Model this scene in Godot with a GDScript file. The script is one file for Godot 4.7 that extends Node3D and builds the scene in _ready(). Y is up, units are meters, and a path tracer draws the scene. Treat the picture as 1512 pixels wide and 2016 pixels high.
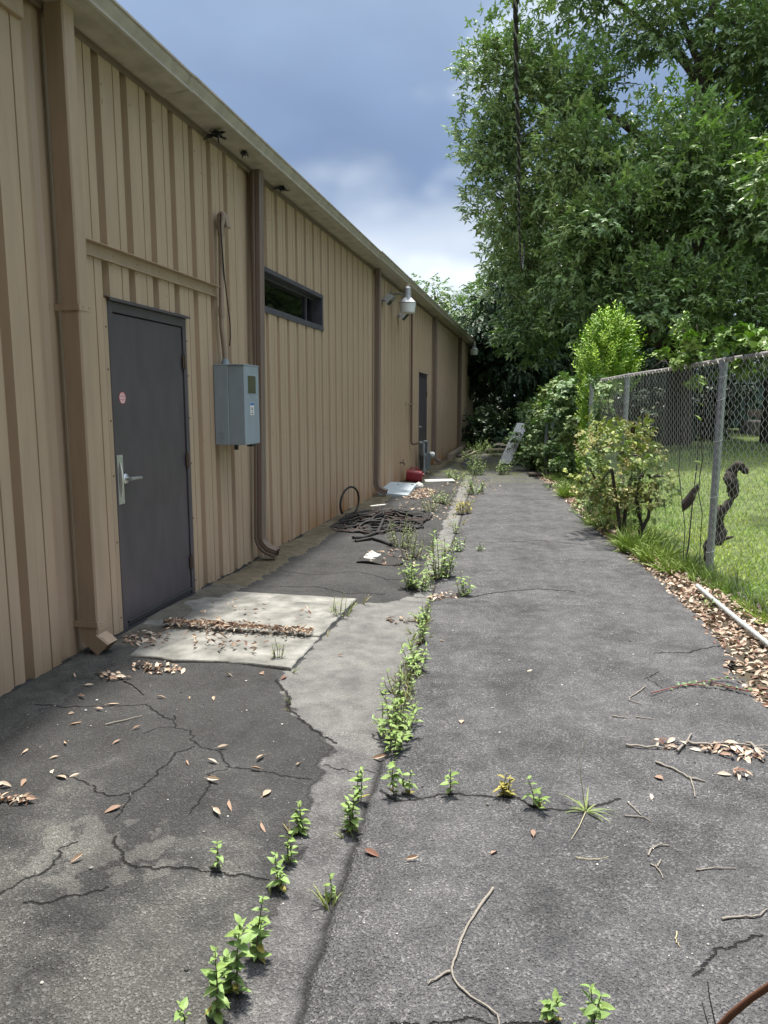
extends Node3D
# A long tan metal-clad building beside an overgrown asphalt drive. Camera at 1.5 m; the wall runs along -z, x is to the right.

const WX := -2.67          # outer face of the wall panels
const PITCH := 0.308       # spacing of the wall ribs
const EAVE := 3.62

var rng := RandomNumberGenerator.new()
var taken := {}
var M := {}
var wob := FastNoiseLite.new()
var SL := [[-1.2, -0.73], [-2.24, -0.79], [-3.05, -0.9], [-3.3, -1.15], [-3.7, -1.38], [-5.35, -1.36], [-5.5, -1.15], [-5.75, -0.97], [-8.0, -1.12], [-10.0, -1.25], [-14.0, -1.5], [-34.0, -2.4]]
var SR := [[-1.2, -0.54], [-2.9, -0.64], [-4.2, -0.71], [-5.0, -0.79], [-6.4, -0.88], [-8.7, -0.98], [-9.9, -1.05], [-13.5, -1.27], [-21.6, -1.82], [-34.0, -2.2]]
var ED := [[-1.0, 1.55], [-3.4, 1.35], [-3.96, 1.17], [-4.45, 1.1], [-4.64, 1.18], [-5.48, 1.16], [-6.03, 1.11], [-6.99, 1.04], [-7.8, 0.87], [-8.84, 0.78], [-10.5, 0.59], [-14.3, 0.19], [-17.0, -0.18], [-22.0, -0.6], [-34.0, -0.9]]
var CRACKS := [
	[1.3, [-1.62, -1.75, -1.57, -1.89, -1.53, -1.96, -1.56, -2.06, -1.53, -2.11]],
	[1.6, [-1.43, -2.16, -1.33, -2.05, -1.26, -2.01, -1.12, -2.05, -1.01, -2.06, -0.82, -2.09]],
	[1.2, [-1.89, -2.53, -1.75, -2.48, -1.60, -2.40, -1.52, -2.44, -1.51, -2.55, -1.51, -2.68, -1.51, -2.80, -1.46, -2.86]],
	[1.2, [-1.73, -3.17, -1.65, -3.03, -1.57, -3.02, -1.49, -2.90, -1.43, -2.86, -1.34, -2.84, -1.25, -2.71, -1.13, -2.73, -1.01, -2.72, -0.88, -2.72]],
	[0.9, [-1.24, -2.70, -1.30, -2.64, -1.26, -2.58, -1.24, -2.43, -1.24, -2.35]],
	[0.9, [-1.52, -2.42, -1.50, -2.35, -1.48, -2.27]],
	[2.6, [-1.40, -3.69, -1.25, -3.50, -1.20, -3.34, -1.06, -3.22, -0.96, -3.12, -0.88, -3.06]],
	[1.6, [-2.43, -3.08, -2.29, -3.13, -2.12, -3.18, -1.94, -3.25, -1.82, -3.18, -1.71, -3.12]],
	[0.9, [-1.76, -2.94, -1.73, -3.02, -1.66, -3.04]],
	[1.3, [-1.50, -1.79, -1.42, -1.81, -1.37, -1.86, -1.29, -1.91]],
	[1.1, [-0.87, -2.86, -0.82, -2.85, -0.74, -2.85, -0.65, -2.89]],
	[2.0, [-0.60, -2.72, -0.51, -2.63, -0.42, -2.67, -0.32, -2.71, -0.19, -2.70, -0.06, -2.71, 0.00, -2.66, 0.12, -2.67, 0.22, -2.71, 0.34, -2.81]],
	[1.2, [0.44, -1.90, 0.48, -1.96, 0.53, -2.03, 0.60, -2.07, 0.66, -2.10]],
	[1.1, [-0.50, -1.55, -0.37, -1.58, -0.31, -1.60, -0.23, -1.61, -0.16, -1.63, 0.05, -1.67]],
	[2.4, [-0.97, -5.75, -0.77, -5.75, -0.51, -5.72, -0.37, -5.88, -0.24, -5.96, 0.00, -6.08, 0.29, -6.05]],
	[2.0, [0.71, -4.62, 0.90, -4.65, 1.07, -4.79, 1.19, -4.95]],
	[1.1, [0.58, -4.14, 0.62, -4.18, 0.66, -4.25, 0.70, -4.29]],
	[1.0, [0.61, -4.15, 0.65, -4.08, 0.66, -4.00]],
	[1.4, [-2.3, -6.3, -1.9, -6.2, -1.6, -6.4, -1.3, -6.2, -1.0, -6.3]],
	[1.4, [-2.2, -5.7, -1.8, -5.75, -1.5, -5.6, -1.2, -5.7]],
	[2.0, [-0.9, -8.2, -0.5, -8.1, 0.0, -8.3, 0.5, -8.2]],
	[2.4, [-1.2, -12.0, -0.6, -11.8, 0.0, -12.1, 0.4, -12.0]]]


# ---------------------------------------------------------------- mesh builder
class MB:
	var v := PackedVector3Array()
	var n := PackedVector3Array()
	var c := PackedColorArray()
	var uv := PackedVector2Array()
	var ix := PackedInt32Array()
	var col := Color(1, 1, 1)

	func vert(p: Vector3, nn: Vector3) -> int:
		v.append(p)
		n.append(nn)
		c.append(col)
		uv.append(Vector2(p.x, p.z))
		return v.size() - 1

	func tri(a: Vector3, b: Vector3, d: Vector3) -> void:      # counter-clockwise seen from outside
		var nn := (b - a).cross(d - a).normalized()
		var i := vert(a, nn)
		vert(b, nn)
		vert(d, nn)
		ix.append_array(PackedInt32Array([i, i + 2, i + 1]))

	func quad(a: Vector3, b: Vector3, d: Vector3, e: Vector3) -> void:
		var nn := (d - a).cross(e - b).normalized()
		var i := vert(a, nn)
		vert(b, nn)
		vert(d, nn)
		vert(e, nn)
		ix.append_array(PackedInt32Array([i, i + 2, i + 1, i, i + 3, i + 2]))

	func box(o: Vector3, s: Vector3, b := 0.0, bs := Basis()) -> void:   # centre, size, chamfer, turn
		var h := s / 2
		b = minf(b, minf(h.x, minf(h.y, h.z)) * 0.6)
		for ax in 3:
			var u := (ax + 1) % 3
			var w := (ax + 2) % 3
			for sg in [-1.0, 1.0]:
				var p: Array[Vector3] = []
				for k in [[-1, -1], [1, -1], [1, 1], [-1, 1]]:
					var q := Vector3()
					q[ax] = sg * h[ax]
					q[u] = k[0] * (h[u] - b)
					q[w] = k[1] * (h[w] - b)
					p.append(o + bs * q)
				if sg > 0:
					quad(p[0], p[1], p[2], p[3])
				else:
					quad(p[3], p[2], p[1], p[0])
			if b > 0.0:
				for su in [-1.0, 1.0]:
					for sw in [-1.0, 1.0]:
						var p: Array[Vector3] = []
						for k in [[-1, 0], [1, 0], [1, 1], [-1, 1]]:
							var q := Vector3()
							q[ax] = k[0] * (h[ax] - b)
							q[u] = su * (h[u] - (b if k[1] else 0.0))
							q[w] = sw * (h[w] - (0.0 if k[1] else b))
							p.append(o + bs * q)
						if su * sw > 0:
							quad(p[3], p[2], p[1], p[0])
						else:
							quad(p[0], p[1], p[2], p[3])
		if b > 0.0:
			for sx in [-1.0, 1.0]:
				for sy in [-1.0, 1.0]:
					for sz in [-1.0, 1.0]:
						var a := o + bs * Vector3(sx * h.x, sy * (h.y - b), sz * (h.z - b))
						var d := o + bs * Vector3(sx * (h.x - b), sy * h.y, sz * (h.z - b))
						var e := o + bs * Vector3(sx * (h.x - b), sy * (h.y - b), sz * h.z)
						if sx * sy * sz > 0:
							tri(a, d, e)
						else:
							tri(a, e, d)

	func span(lo: Vector3, hi: Vector3, b := 0.0) -> void:
		box((lo + hi) / 2, hi - lo, b)

	func tube(p: Array, r: Array, sides := 8, cap := true) -> void:   # swept round tube, smooth
		var up := Vector3(0.13, 0.9, 0.41)
		var first := v.size()
		var last := p.size() - 1
		var side := Vector3()
		for i in p.size():
			var t: Vector3 = (p[mini(i + 1, last)] - p[maxi(i - 1, 0)]).normalized()
			if i == 0:
				side = t.cross(up)
				if side.length() < 0.05:
					side = t.cross(Vector3(1, 0, 0))
			side = (side - t * side.dot(t)).normalized()
			var oth := t.cross(side)
			var rr: float = r[mini(i, r.size() - 1)]
			for k in sides:
				var a := TAU * k / sides
				var d := side * cos(a) + oth * sin(a)
				vert(p[i] + d * rr, d)
		for i in last:
			for k in sides:
				var a := first + i * sides + k
				var b := first + i * sides + (k + 1) % sides
				ix.append_array(PackedInt32Array([a, a + sides, b, b, a + sides, b + sides]))
		if cap:
			for e in [0, last]:
				var d: Vector3 = (p[e] - p[1 if e == 0 else last - 1]).normalized()
				var m := vert(p[e], d)
				for k in sides:
					var s0: Vector3 = v[first + e * sides + k]
					var a := vert(s0, d)
					var b := vert(v[first + e * sides + (k + 1) % sides], d)
					if e == 0:
						ix.append_array(PackedInt32Array([m, a, b]))
					else:
						ix.append_array(PackedInt32Array([m, b, a]))

	func lathe(prof: Array, sides: int, at: Transform3D, smooth := false) -> void:   # [r, y] pairs upward = outward
		for i in prof.size() - 1:
			var a: Array = prof[i]
			var b: Array = prof[i + 1]
			var nr: float = b[1] - a[1]
			var ny: float = a[0] - b[0]
			var f := v.size()
			for k in sides + 1:
				var t := TAU * k / sides
				var d := Vector3(cos(t), 0, sin(t))
				var nn := (at.basis * (d * nr + Vector3(0, ny, 0))).normalized()
				vert(at * (d * a[0] + Vector3(0, a[1], 0)), nn)
				vert(at * (d * b[0] + Vector3(0, b[1], 0)), nn)
			for k in sides:
				var q := f + 2 * k
				ix.append_array(PackedInt32Array([q, q + 3, q + 1, q, q + 2, q + 3]))

	func strip(prof: Array, z0: float, z1: float) -> void:   # a profile of [x, y] swept along z; outward side is to the left going along it
		for i in prof.size() - 1:
			var a: Array = prof[i]
			var b: Array = prof[i + 1]
			quad(Vector3(a[0], a[1], z0), Vector3(a[0], a[1], z1), Vector3(b[0], b[1], z1), Vector3(b[0], b[1], z0))

	func leaf(at: Transform3D, L: float, W: float, fold := 0.25, curl := 0.2, pts := 4, widest := 0.4) -> void:   # lies along +x, its face up
		var mid: Array[Vector3] = []
		var lf: Array[Vector3] = []
		var rt: Array[Vector3] = []
		for i in pts + 1:
			var t := float(i) / pts
			var hw := W / 2 * sin(PI * pow(t, log(0.5) / log(widest))) if i > 0 and i < pts else 0.0
			var y := -curl * L * t * t
			mid.append(at * Vector3(L * t, y, 0))
			lf.append(at * Vector3(L * t, y + fold * hw, hw))
			rt.append(at * Vector3(L * t, y + fold * hw, -hw))
		for i in pts:
			if i == 0:
				tri(mid[0], lf[1], mid[1])
				tri(mid[0], mid[1], rt[1])
			elif i == pts - 1:
				tri(mid[i], lf[i], mid[pts])
				tri(mid[i], mid[pts], rt[i])
			else:
				quad(mid[i], lf[i], lf[i + 1], mid[i + 1])
				quad(mid[i], mid[i + 1], rt[i + 1], rt[i])

	func mesh(m: Material) -> ArrayMesh:
		var a := []
		a.resize(Mesh.ARRAY_MAX)
		a[Mesh.ARRAY_VERTEX] = v
		a[Mesh.ARRAY_NORMAL] = n
		a[Mesh.ARRAY_COLOR] = c
		a[Mesh.ARRAY_TEX_UV] = uv
		a[Mesh.ARRAY_INDEX] = ix
		var r := ArrayMesh.new()
		r.add_surface_from_arrays(Mesh.PRIMITIVE_TRIANGLES, a)
		r.surface_set_material(0, m)
		return r


# ---------------------------------------------------------------- helpers
func rr(a: float, b: float) -> float:
	return rng.randf_range(a, b)


func ease_at(t: Array, z: float) -> float:
	for i in t.size() - 1:
		if z >= t[i + 1][0]:
			return lerpf(t[i][1], t[i + 1][1], clampf((z - t[i][0]) / (t[i + 1][0] - t[i][0]), 0.0, 1.0))
	return t[-1][1]


func numbered(n: String) -> String:
	taken[n] = taken.get(n, -1) + 1
	return n if taken[n] == 0 else "%s_%03d" % [n, taken[n]]


func tag(o: Node3D, label: String, category: String, group := "", kind := "") -> Node3D:
	o.set_meta("label", label)
	o.set_meta("category", category)
	if group:
		o.set_meta("group", group)
	if kind:
		o.set_meta("kind", kind)
	return o


func thing(called: String, label: String, category: String, at := Vector3.ZERO, group := "") -> Node3D:
	var o := Node3D.new()
	o.name = numbered(called)
	add_child(o)
	o.position = at
	tag(o, label, category, group)
	return o


func obj(called: String, mb: MB, m: Material, parent: Node3D = null) -> MeshInstance3D:   # without a parent: a top-level mesh
	var o := MeshInstance3D.new()
	o.mesh = mb.mesh(m)
	if parent:
		o.name = called
		parent.add_child(o, true)
		if called in ["screws", "twigs", "strands", "leaves", "print", "stems", "foliage", "knockout", "blades", "runner", "bracket"]:
			o.set_meta("kind", "stuff")
	else:
		o.name = numbered(called)
		add_child(o)
	return o


func struct(called: String, mb: MB, m: Material) -> MeshInstance3D:
	var o := obj(called, mb, m)
	o.set_meta("kind", "structure")
	return o


func put(called: String, mesh: Mesh, at: Transform3D, parent: Node3D) -> MeshInstance3D:
	var o := MeshInstance3D.new()
	o.mesh = mesh
	o.name = called
	parent.add_child(o, true)
	o.transform = at
	return o


func many(called: String, mesh: Mesh, xf: Array, cols: Array, parent: Node3D = null, stuff := false) -> MultiMeshInstance3D:
	var mm := MultiMesh.new()
	mm.transform_format = MultiMesh.TRANSFORM_3D
	mm.use_colors = true
	mm.mesh = mesh
	mm.instance_count = xf.size()
	for i in xf.size():
		mm.set_instance_transform(i, xf[i])
		mm.set_instance_color(i, cols[i])
	var o := MultiMeshInstance3D.new()
	o.multimesh = mm
	if parent:
		o.name = called
		parent.add_child(o, true)
	else:
		o.name = numbered(called)
		add_child(o)
	if stuff:
		o.set_meta("kind", "stuff")
	return o


func lin(r: float, g: float, b: float) -> Color:
	return Color(r, g, b).linear_to_srgb()


func mat(called: String, c: Color, rough := 0.8, metal := 0.0, spec := 0.5) -> StandardMaterial3D:
	var m := StandardMaterial3D.new()
	m.resource_name = called
	m.albedo_color = c
	m.roughness = rough
	m.metallic = metal
	m.metallic_specular = spec
	M[called] = m
	return m


func leafmat(called: String, c: Color, back: Color, rough := 0.55) -> StandardMaterial3D:
	var m := mat(called, c, rough, 0.0, 0.4)
	m.vertex_color_use_as_albedo = true
	m.cull_mode = BaseMaterial3D.CULL_DISABLED
	m.backlight_enabled = true
	m.backlight = back
	return m


func noise_tex(freq: float, lo: float, hi: float, oct := 4, sd := 1, size := 512, kind := FastNoiseLite.TYPE_SIMPLEX_SMOOTH) -> Texture2D:
	var f := FastNoiseLite.new()
	f.seed = sd
	f.noise_type = kind
	f.frequency = freq
	f.fractal_octaves = oct
	var im := f.get_seamless_image(size, size)
	im.convert(Image.FORMAT_RGB8)
	var d := im.get_data()
	for i in d.size():
		d[i] = int(255.0 * (lo + (hi - lo) * d[i] / 255.0))
	return ImageTexture.create_from_image(Image.create_from_data(size, size, false, Image.FORMAT_RGB8, d))


func bump_tex(freq: float, amount: float, oct := 4, sd := 1, size := 512, kind := FastNoiseLite.TYPE_SIMPLEX_SMOOTH) -> Texture2D:
	var f := FastNoiseLite.new()
	f.seed = sd
	f.noise_type = kind
	f.frequency = freq
	f.fractal_octaves = oct
	var im := f.get_seamless_image(size, size)
	im.convert(Image.FORMAT_RF)
	im.bump_map_to_normal_map(amount)
	return ImageTexture.create_from_image(im)


func worn(m: StandardMaterial3D, t: Texture2D, s: Vector3, nt: Texture2D = null, ns := 0.5) -> StandardMaterial3D:   # world-mapped grain
	m.albedo_texture = t
	m.uv1_triplanar = true
	m.uv1_world_triplanar = true
	m.uv1_scale = s
	if nt:
		m.normal_enabled = true
		m.normal_texture = nt
		m.normal_scale = ns
	return m


func turn(y: float, tilt := 0.0, roll := 0.0) -> Basis:
	return Basis(Vector3.UP, y) * Basis(Vector3.BACK, tilt) * Basis(Vector3.RIGHT, roll)


# the ground's own height: a shallow worn swale, its joints, and gentle unevenness
func gy(x: float, z: float) -> float:
	var l := ease_at(SL, z)
	var r := ease_at(SR, z)
	var y := wob.get_noise_2d(x * 100, z * 100) * 0.018
	var c := (maxf(l, r - 0.35) + r) / 2
	y -= 0.03 * exp(-pow((x - c) / 0.3, 2))
	y -= 0.014 * exp(-pow((x - r - 0.012 * wob.get_noise_2d(3, z * 900)) / 0.022, 2))
	if x < -2.36:
		y += 0.022 * smoothstep(-2.34, -2.44, x)
	if x > 0.4 and x > ease_at(ED, z) - 0.12:
		y -= 0.03 * smoothstep(ease_at(ED, z) - 0.12, ease_at(ED, z) + 0.05, x)
	return y


func fence_x(z: float) -> float:
	return 1.45 + 0.135 * (z + 6.75)


func lawn_y(x: float, z: float) -> float:
	var d := x - minf(fence_x(z), 2.2)
	if d < -0.7:
		return -0.07
	var far := clampf((-z - 6.0) / 26.0, 0.0, 1.0)
	return -0.07 + 0.07 * smoothstep(-0.7, -0.05, d) + smoothstep(0.0, 5.0, d) * (0.1 + 0.55 * far) + wob.get_noise_2d(x * 30 + 77, z * 30) * 0.03 * smoothstep(0.0, 2.0, d)


# ---------------------------------------------------------------- ground
func noise_bytes(w: int, h: int, freq: float, sd: int, kind := FastNoiseLite.TYPE_SIMPLEX_SMOOTH, oct := 3, ret := FastNoiseLite.RETURN_DISTANCE) -> PackedByteArray:
	var f := FastNoiseLite.new()
	f.seed = sd
	f.noise_type = kind
	f.frequency = freq
	f.fractal_octaves = oct
	if kind == FastNoiseLite.TYPE_CELLULAR:
		f.fractal_type = FastNoiseLite.FRACTAL_NONE
		f.cellular_return_type = ret
		f.cellular_jitter = 1.0
	return f.get_image(w, h).get_data()


# colour and relief of one stretch of the drive: stones, binder, worn concrete, cracks, stains
func drive_skin(x0: float, z0: float, w: float, d: float, px: int, py: int, called: String, sd: int) -> StandardMaterial3D:
	var t := w / px
	var stones := noise_bytes(px, py, t / 0.0052, sd, FastNoiseLite.TYPE_CELLULAR, 1, FastNoiseLite.RETURN_CELL_VALUE)
	var relief := noise_bytes(px, py, t / 0.0052, sd, FastNoiseLite.TYPE_CELLULAR, 1, FastNoiseLite.RETURN_DISTANCE)
	var fine := noise_bytes(px, py, t / 0.007, sd + 1, FastNoiseLite.TYPE_SIMPLEX, 2)
	var blot := noise_bytes(px, py, t / 0.16, sd + 2, FastNoiseLite.TYPE_SIMPLEX_SMOOTH, 4)
	var big := noise_bytes(px, py, t / 0.8, sd + 3, FastNoiseLite.TYPE_SIMPLEX_SMOOTH, 5)
	var cr := PackedByteArray()
	cr.resize(px * py)
	var r2 := RandomNumberGenerator.new()
	r2.seed = 11
	for k in CRACKS:
		var a: Array = k[1]
		var wid: float = k[0] * 0.0027
		for i in range(0, a.size() - 2, 2):
			var p := Vector2(a[i], a[i + 1])
			var q := Vector2(a[i + 2], a[i + 3])
			var steps := maxi(4, int(p.distance_to(q) / 0.006))
			var side := (q - p).orthogonal().normalized()
			for j in steps:
				var s := float(j) / steps
				var o := wob.get_noise_2d((p.x + s * (q.x - p.x)) * 1100, (p.y + s * (q.y - p.y)) * 1100 + k[0] * 50) * 0.02
				o += r2.randf_range(-0.0015, 0.0015)
				var g := p.lerp(q, s) + side * o
				var cx := (g.x - x0) / t
				var cy := (z0 - g.y) / d * py
				var rad := maxf(0.6, wid / t * r2.randf_range(0.35, 1.1))
				for yy in range(maxi(0, int(cy - rad)), mini(py, int(cy + rad) + 1)):
					for xx in range(maxi(0, int(cx - rad)), mini(px, int(cx + rad) + 1)):
						cr[yy * px + xx] = 255
	var rgb := PackedByteArray()
	rgb.resize(px * py * 3)
	var hgt := PackedByteArray()
	hgt.resize(px * py)
	var at := 0
	for j in py:
		var z := z0 - (j + 0.5) / py * d
		var l := ease_at(SL, z) + 0.02 * wob.get_noise_1d(z * 500)
		var r := ease_at(SR, z) + 0.012 * wob.get_noise_2d(3, z * 900)
		var moss := clampf((-z - 13.5) / 3.0, 0.0, 1.0) * clampf((27.0 + z) / 4.0, 0.0, 1.0)
		for i in px:
			var x := x0 + (i + 0.5) * t
			var st: float = stones[at] / 255.0
			var bg: float = big[at] / 255.0 - 0.5
			var bl: float = blot[at] / 255.0 - 0.5
			var fn: float = fine[at] / 255.0 - 0.5
			var wx := x + bl * 0.1 + fn * 0.02
			var cr8: float = 0.084 + 0.055 * bg + 0.034 * bl      # binder, weathered grey on the right
			var cg: float = cr8 * 0.995
			var cb: float = cr8 * 1.03
			var k := 0.0
			var rel: float = relief[at] / 255.0
			var deep := 0.0
			if x > r:
				if st > 0.7:
					k = (st - 0.7) * (0.34 + 0.6 * bl)
				elif st < 0.25:
					k = (st - 0.25) * 0.16
			elif wx < -2.36 and z < -1.0:                            # concrete footing strip, stained
				cr8 = 0.15 + 0.1 * bl + 0.1 * bg
				cg = cr8 * 0.93
				cb = cr8 * 0.78
				if z < -5.6:
					cr8 *= 1.1
					cb *= 0.8
				if z > -4.0:
					cr8 *= 0.62
					cg *= 0.66
					cb *= 0.72
				k = (st - 0.6) * 0.06
			elif wx > l:                                             # swale: concrete showing through
				var f := clampf(0.50 + 0.45 * bl + 0.7 * bg + clampf((z + 3.4) * -0.5, -0.42, 0.3), 0.0, 1.0)
				cr8 = lerpf(0.09, 0.205, f) + 0.05 * bl
				cg = cr8 * 0.985
				cb = cr8 * lerpf(1.0, 0.93, f)
				if z > -3.2 and st > 0.6:
					k = (st - 0.6) * 0.22
				if moss > 0.0 and bl > -0.1:
					cg += 0.05 * moss
			else:                                                    # older, darker asphalt by the wall
				var f := clampf((z + 2.25) * 1.6 + 2.6 * bg + 0.8 * bl, 0.0, 1.0)
				cr8 = 0.046 + 0.03 * bg + 0.018 * bl + 0.036 * f
				cg = cr8 * 0.995
				cb = cr8 * lerpf(1.0, 0.92, f)
				if st > 0.66:
					k = (st - 0.66) * lerpf(0.13, 0.34, f)
				var e := (x + 1.45) * (x + 1.45) * 14 + (z + 2.08) * (z + 2.08) * 40
				if e < 1.0 + 4 * bl:
					cr8 += 0.035
					cg += 0.034
					cb += 0.03
			if moss > 0.0 and x > -2.4 and bg + bl > -0.05 and x < 0.3:
				var f := moss * clampf((bg + bl + 0.05) * 4, 0.0, 0.85)
				cr8 = lerpf(cr8, 0.075, f)
				cg = lerpf(cg, 0.085, f)
				cb = lerpf(cb, 0.02, f)
			deep = 1.0 - exp(-pow((x - r) / 0.014, 2)) * 0.75
			if wx < l + 0.012 and wx > l - 0.012 and z < -1.5 and z > -3.1:
				deep = minf(deep, 0.5)
			if cr[at]:
				deep *= 0.12
			var g: float = (1.0 + 0.52 * fn) * deep
			cr8 = (cr8 + k) * g
			cg = (cg + k * 0.97) * g
			cb = (cb + k * 0.93) * g
			rgb[at * 3] = clampi(int(269.0 * pow(maxf(cr8, 0.0), 0.4167) - 14.0), 0, 255)
			rgb[at * 3 + 1] = clampi(int(269.0 * pow(maxf(cg, 0.0), 0.4167) - 14.0), 0, 255)
			rgb[at * 3 + 2] = clampi(int(269.0 * pow(maxf(cb, 0.0), 0.4167) - 14.0), 0, 255)
			hgt[at] = clampi(int((150 - 60 * rel + 60 * fn + 50 * bl + (st - 0.5) * 50) * (0.3 + 0.7 * deep)), 0, 255)
			at += 1
	var m := mat(called, Color.WHITE, 0.88, 0.0, 0.4)
	m.albedo_texture = ImageTexture.create_from_image(Image.create_from_data(px, py, false, Image.FORMAT_RGB8, rgb))
	var hi := Image.create_from_data(px, py, false, Image.FORMAT_L8, hgt)
	hi.convert(Image.FORMAT_RF)
	hi.bump_map_to_normal_map(12.0)
	hi.convert(Image.FORMAT_RGB8)
	m.normal_enabled = true
	m.normal_texture = ImageTexture.create_from_image(hi)
	m.normal_scale = 1.0
	m.texture_repeat = false
	return m


func drive(x0: float, z0: float, w: float, d: float, step: float, m: Material) -> void:
	var nx := int(w / step)
	var nz := int(d / step)
	var parts := {"asphalt_drive": MB.new(), "concrete_swale": MB.new(), "concrete_footing": MB.new()}
	var ys := PackedFloat32Array()
	for j in nz + 1:
		for i in nx + 1:
			ys.append(gy(x0 + w * i / nx, z0 - d * j / nz))
	for p in parts:
		var mb: MB = parts[p]
		var idx := {}
		for j in nz:
			var z := z0 - d * (j + 0.5) / nz
			var l := ease_at(SL, z)
			var r := ease_at(SR, z)
			var e := ease_at(ED, z) + 0.05 * wob.get_noise_1d(z * 260) + 0.03 * wob.get_noise_1d(z * 900)
			for i in nx:
				var x := x0 + w * (i + 0.5) / nx
				if x > e:
					continue
				var which := "concrete_footing" if x < -2.36 else "concrete_swale" if x > l and x < r else "asphalt_drive"
				if which != p:
					continue
				var q: Array[int] = []
				for k in [[0, 0], [1, 0], [1, 1], [0, 1]]:
					var a: int = (j + k[1]) * (nx + 1) + i + k[0]
					if not idx.has(a):
						var px: float = x0 + w * (i + k[0]) / nx
						var pz: float = z0 - d * (j + k[1]) / nz
						var s := 0.01
						idx[a] = mb.vert(Vector3(px, ys[a], pz), Vector3((gy(px - s, pz) - gy(px + s, pz)) / (2 * s), 1, (gy(px, pz - s) - gy(px, pz + s)) / (2 * s)).normalized())
						mb.uv[idx[a]] = Vector2(float(i + k[0]) / nx, float(j + k[1]) / nz)
					q.append(idx[a])
				mb.ix.append_array(PackedInt32Array([q[0], q[3], q[2], q[0], q[2], q[1]]))
		if mb.v.size():
			struct(p, mb, m)


func land() -> void:
	var soil := noise_tex(0.02, 0.55, 1.0, 5, 41)
	var lm := worn(mat("lawn soil", lin(0.15, 0.21, 0.05), 0.95), soil, Vector3(0.4, 0.4, 0.4))
	lm.vertex_color_use_as_albedo = true
	var xs: Array[float] = [-420, -160, -60, -30, -14, -8, -5, -2.9]
	var x := -2.6
	while x < 9.0:
		xs.append(x)
		x += 0.2
	xs.append_array([10.0, 12.0, 15.0, 19.0, 25.0, 40.0, 80.0, 180.0, 420.0])
	var zs: Array[float] = [300, 100, 40, 12, 4, 0]
	var z := -1.0
	while z > -34.0:
		zs.append(z)
		z -= 0.35
	zs.append_array([-36.0, -40.0, -48.0, -60.0, -90.0, -160.0, -420.0])
	var mb := MB.new()
	for zz in zs:
		for xx in xs:
			var d := xx - minf(fence_x(zz), 2.2)
			var leafy := smoothstep(0.25, -0.1, d + 0.35 * wob.get_noise_2d(xx * 60, zz * 60)) if zz > -60 else 0.0
			mb.col = Color(1, 1, 1).lerp(Color(0.62, 0.36, 0.95), leafy)
			mb.vert(Vector3(xx, lawn_y(xx, zz), zz), Vector3.UP)
	var w := xs.size()
	for j in zs.size() - 1:
		for i in w - 1:
			var a := j * w + i
			mb.ix.append_array(PackedInt32Array([a, a + w, a + w + 1, a, a + w + 1, a + 1]))
	for j in range(1, zs.size() - 1):
		for i in range(1, w - 1):
			var a := j * w + i
			mb.n[a] = (mb.v[a + w] - mb.v[a - w]).cross(mb.v[a + 1] - mb.v[a - 1]).normalized()
			if mb.n[a].y < 0:
				mb.n[a] = -mb.n[a]
	struct("ground", mb, lm)


func pad() -> void:
	var g := noise_tex(0.012, 0.62, 1.0, 5, 51)
	var m := worn(mat("old concrete", lin(0.31, 0.305, 0.28), 0.9), g, Vector3(0.8, 0.8, 0.8), bump_tex(0.08, 3.0, 4, 52), 0.5)
	var base := Node3D.new()
	base.name = numbered("concrete_pad")
	add_child(base)
	base.set_meta("kind", "structure")
	base.set_meta("label", "pale concrete pad of poured slabs in front of the near door")
	for s in [[-4.455, -3.87, 0.014], [-5.2, -4.435, 0.024], [-5.42, -5.215, 0.018]]:
		var mb := MB.new()
		var n := 14
		var r := RandomNumberGenerator.new()
		r.seed = int(s[0] * -1000)
		# worn outline, top face with slightly chipped edges
		var ring: Array[Vector3] = []
		var c := [Vector2(-2.63, s[1]), Vector2(-1.37, s[1]), Vector2(-1.37, s[0]), Vector2(-2.63, s[0])]
		for k in 4:
			for j in n:
				var p: Vector2 = (c[k] as Vector2).lerp(c[(k + 1) % 4], float(j) / n)
				p += Vector2(r.randf_range(-1, 1), r.randf_range(-1, 1)) * (0.008 if k != 0 or s[0] > -4.4 else 0.004)
				if k == 0 and s[1] > -4.0:
					p.y += 0.05 * wob.get_noise_1d(p.x * 200)
				ring.append(Vector3(p.x, s[2], p.y))
		var mid := Vector3(-2.0, s[2] + 0.002, (s[0] + s[1]) / 2)
		for k in ring.size():
			var a := ring[k]
			var b := ring[(k + 1) % ring.size()]
			var ai := a.lerp(mid, 0.012)
			var bi := b.lerp(mid, 0.012)
			mb.tri(mid, ai, bi)
			mb.quad(a - Vector3(0, 0.006, 0), b - Vector3(0, 0.006, 0), bi, ai)
			mb.quad(a - Vector3(0, 0.1, 0), b - Vector3(0, 0.1, 0), b - Vector3(0, 0.006, 0), a - Vector3(0, 0.006, 0))
		obj("slab", mb, m, base)


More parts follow.
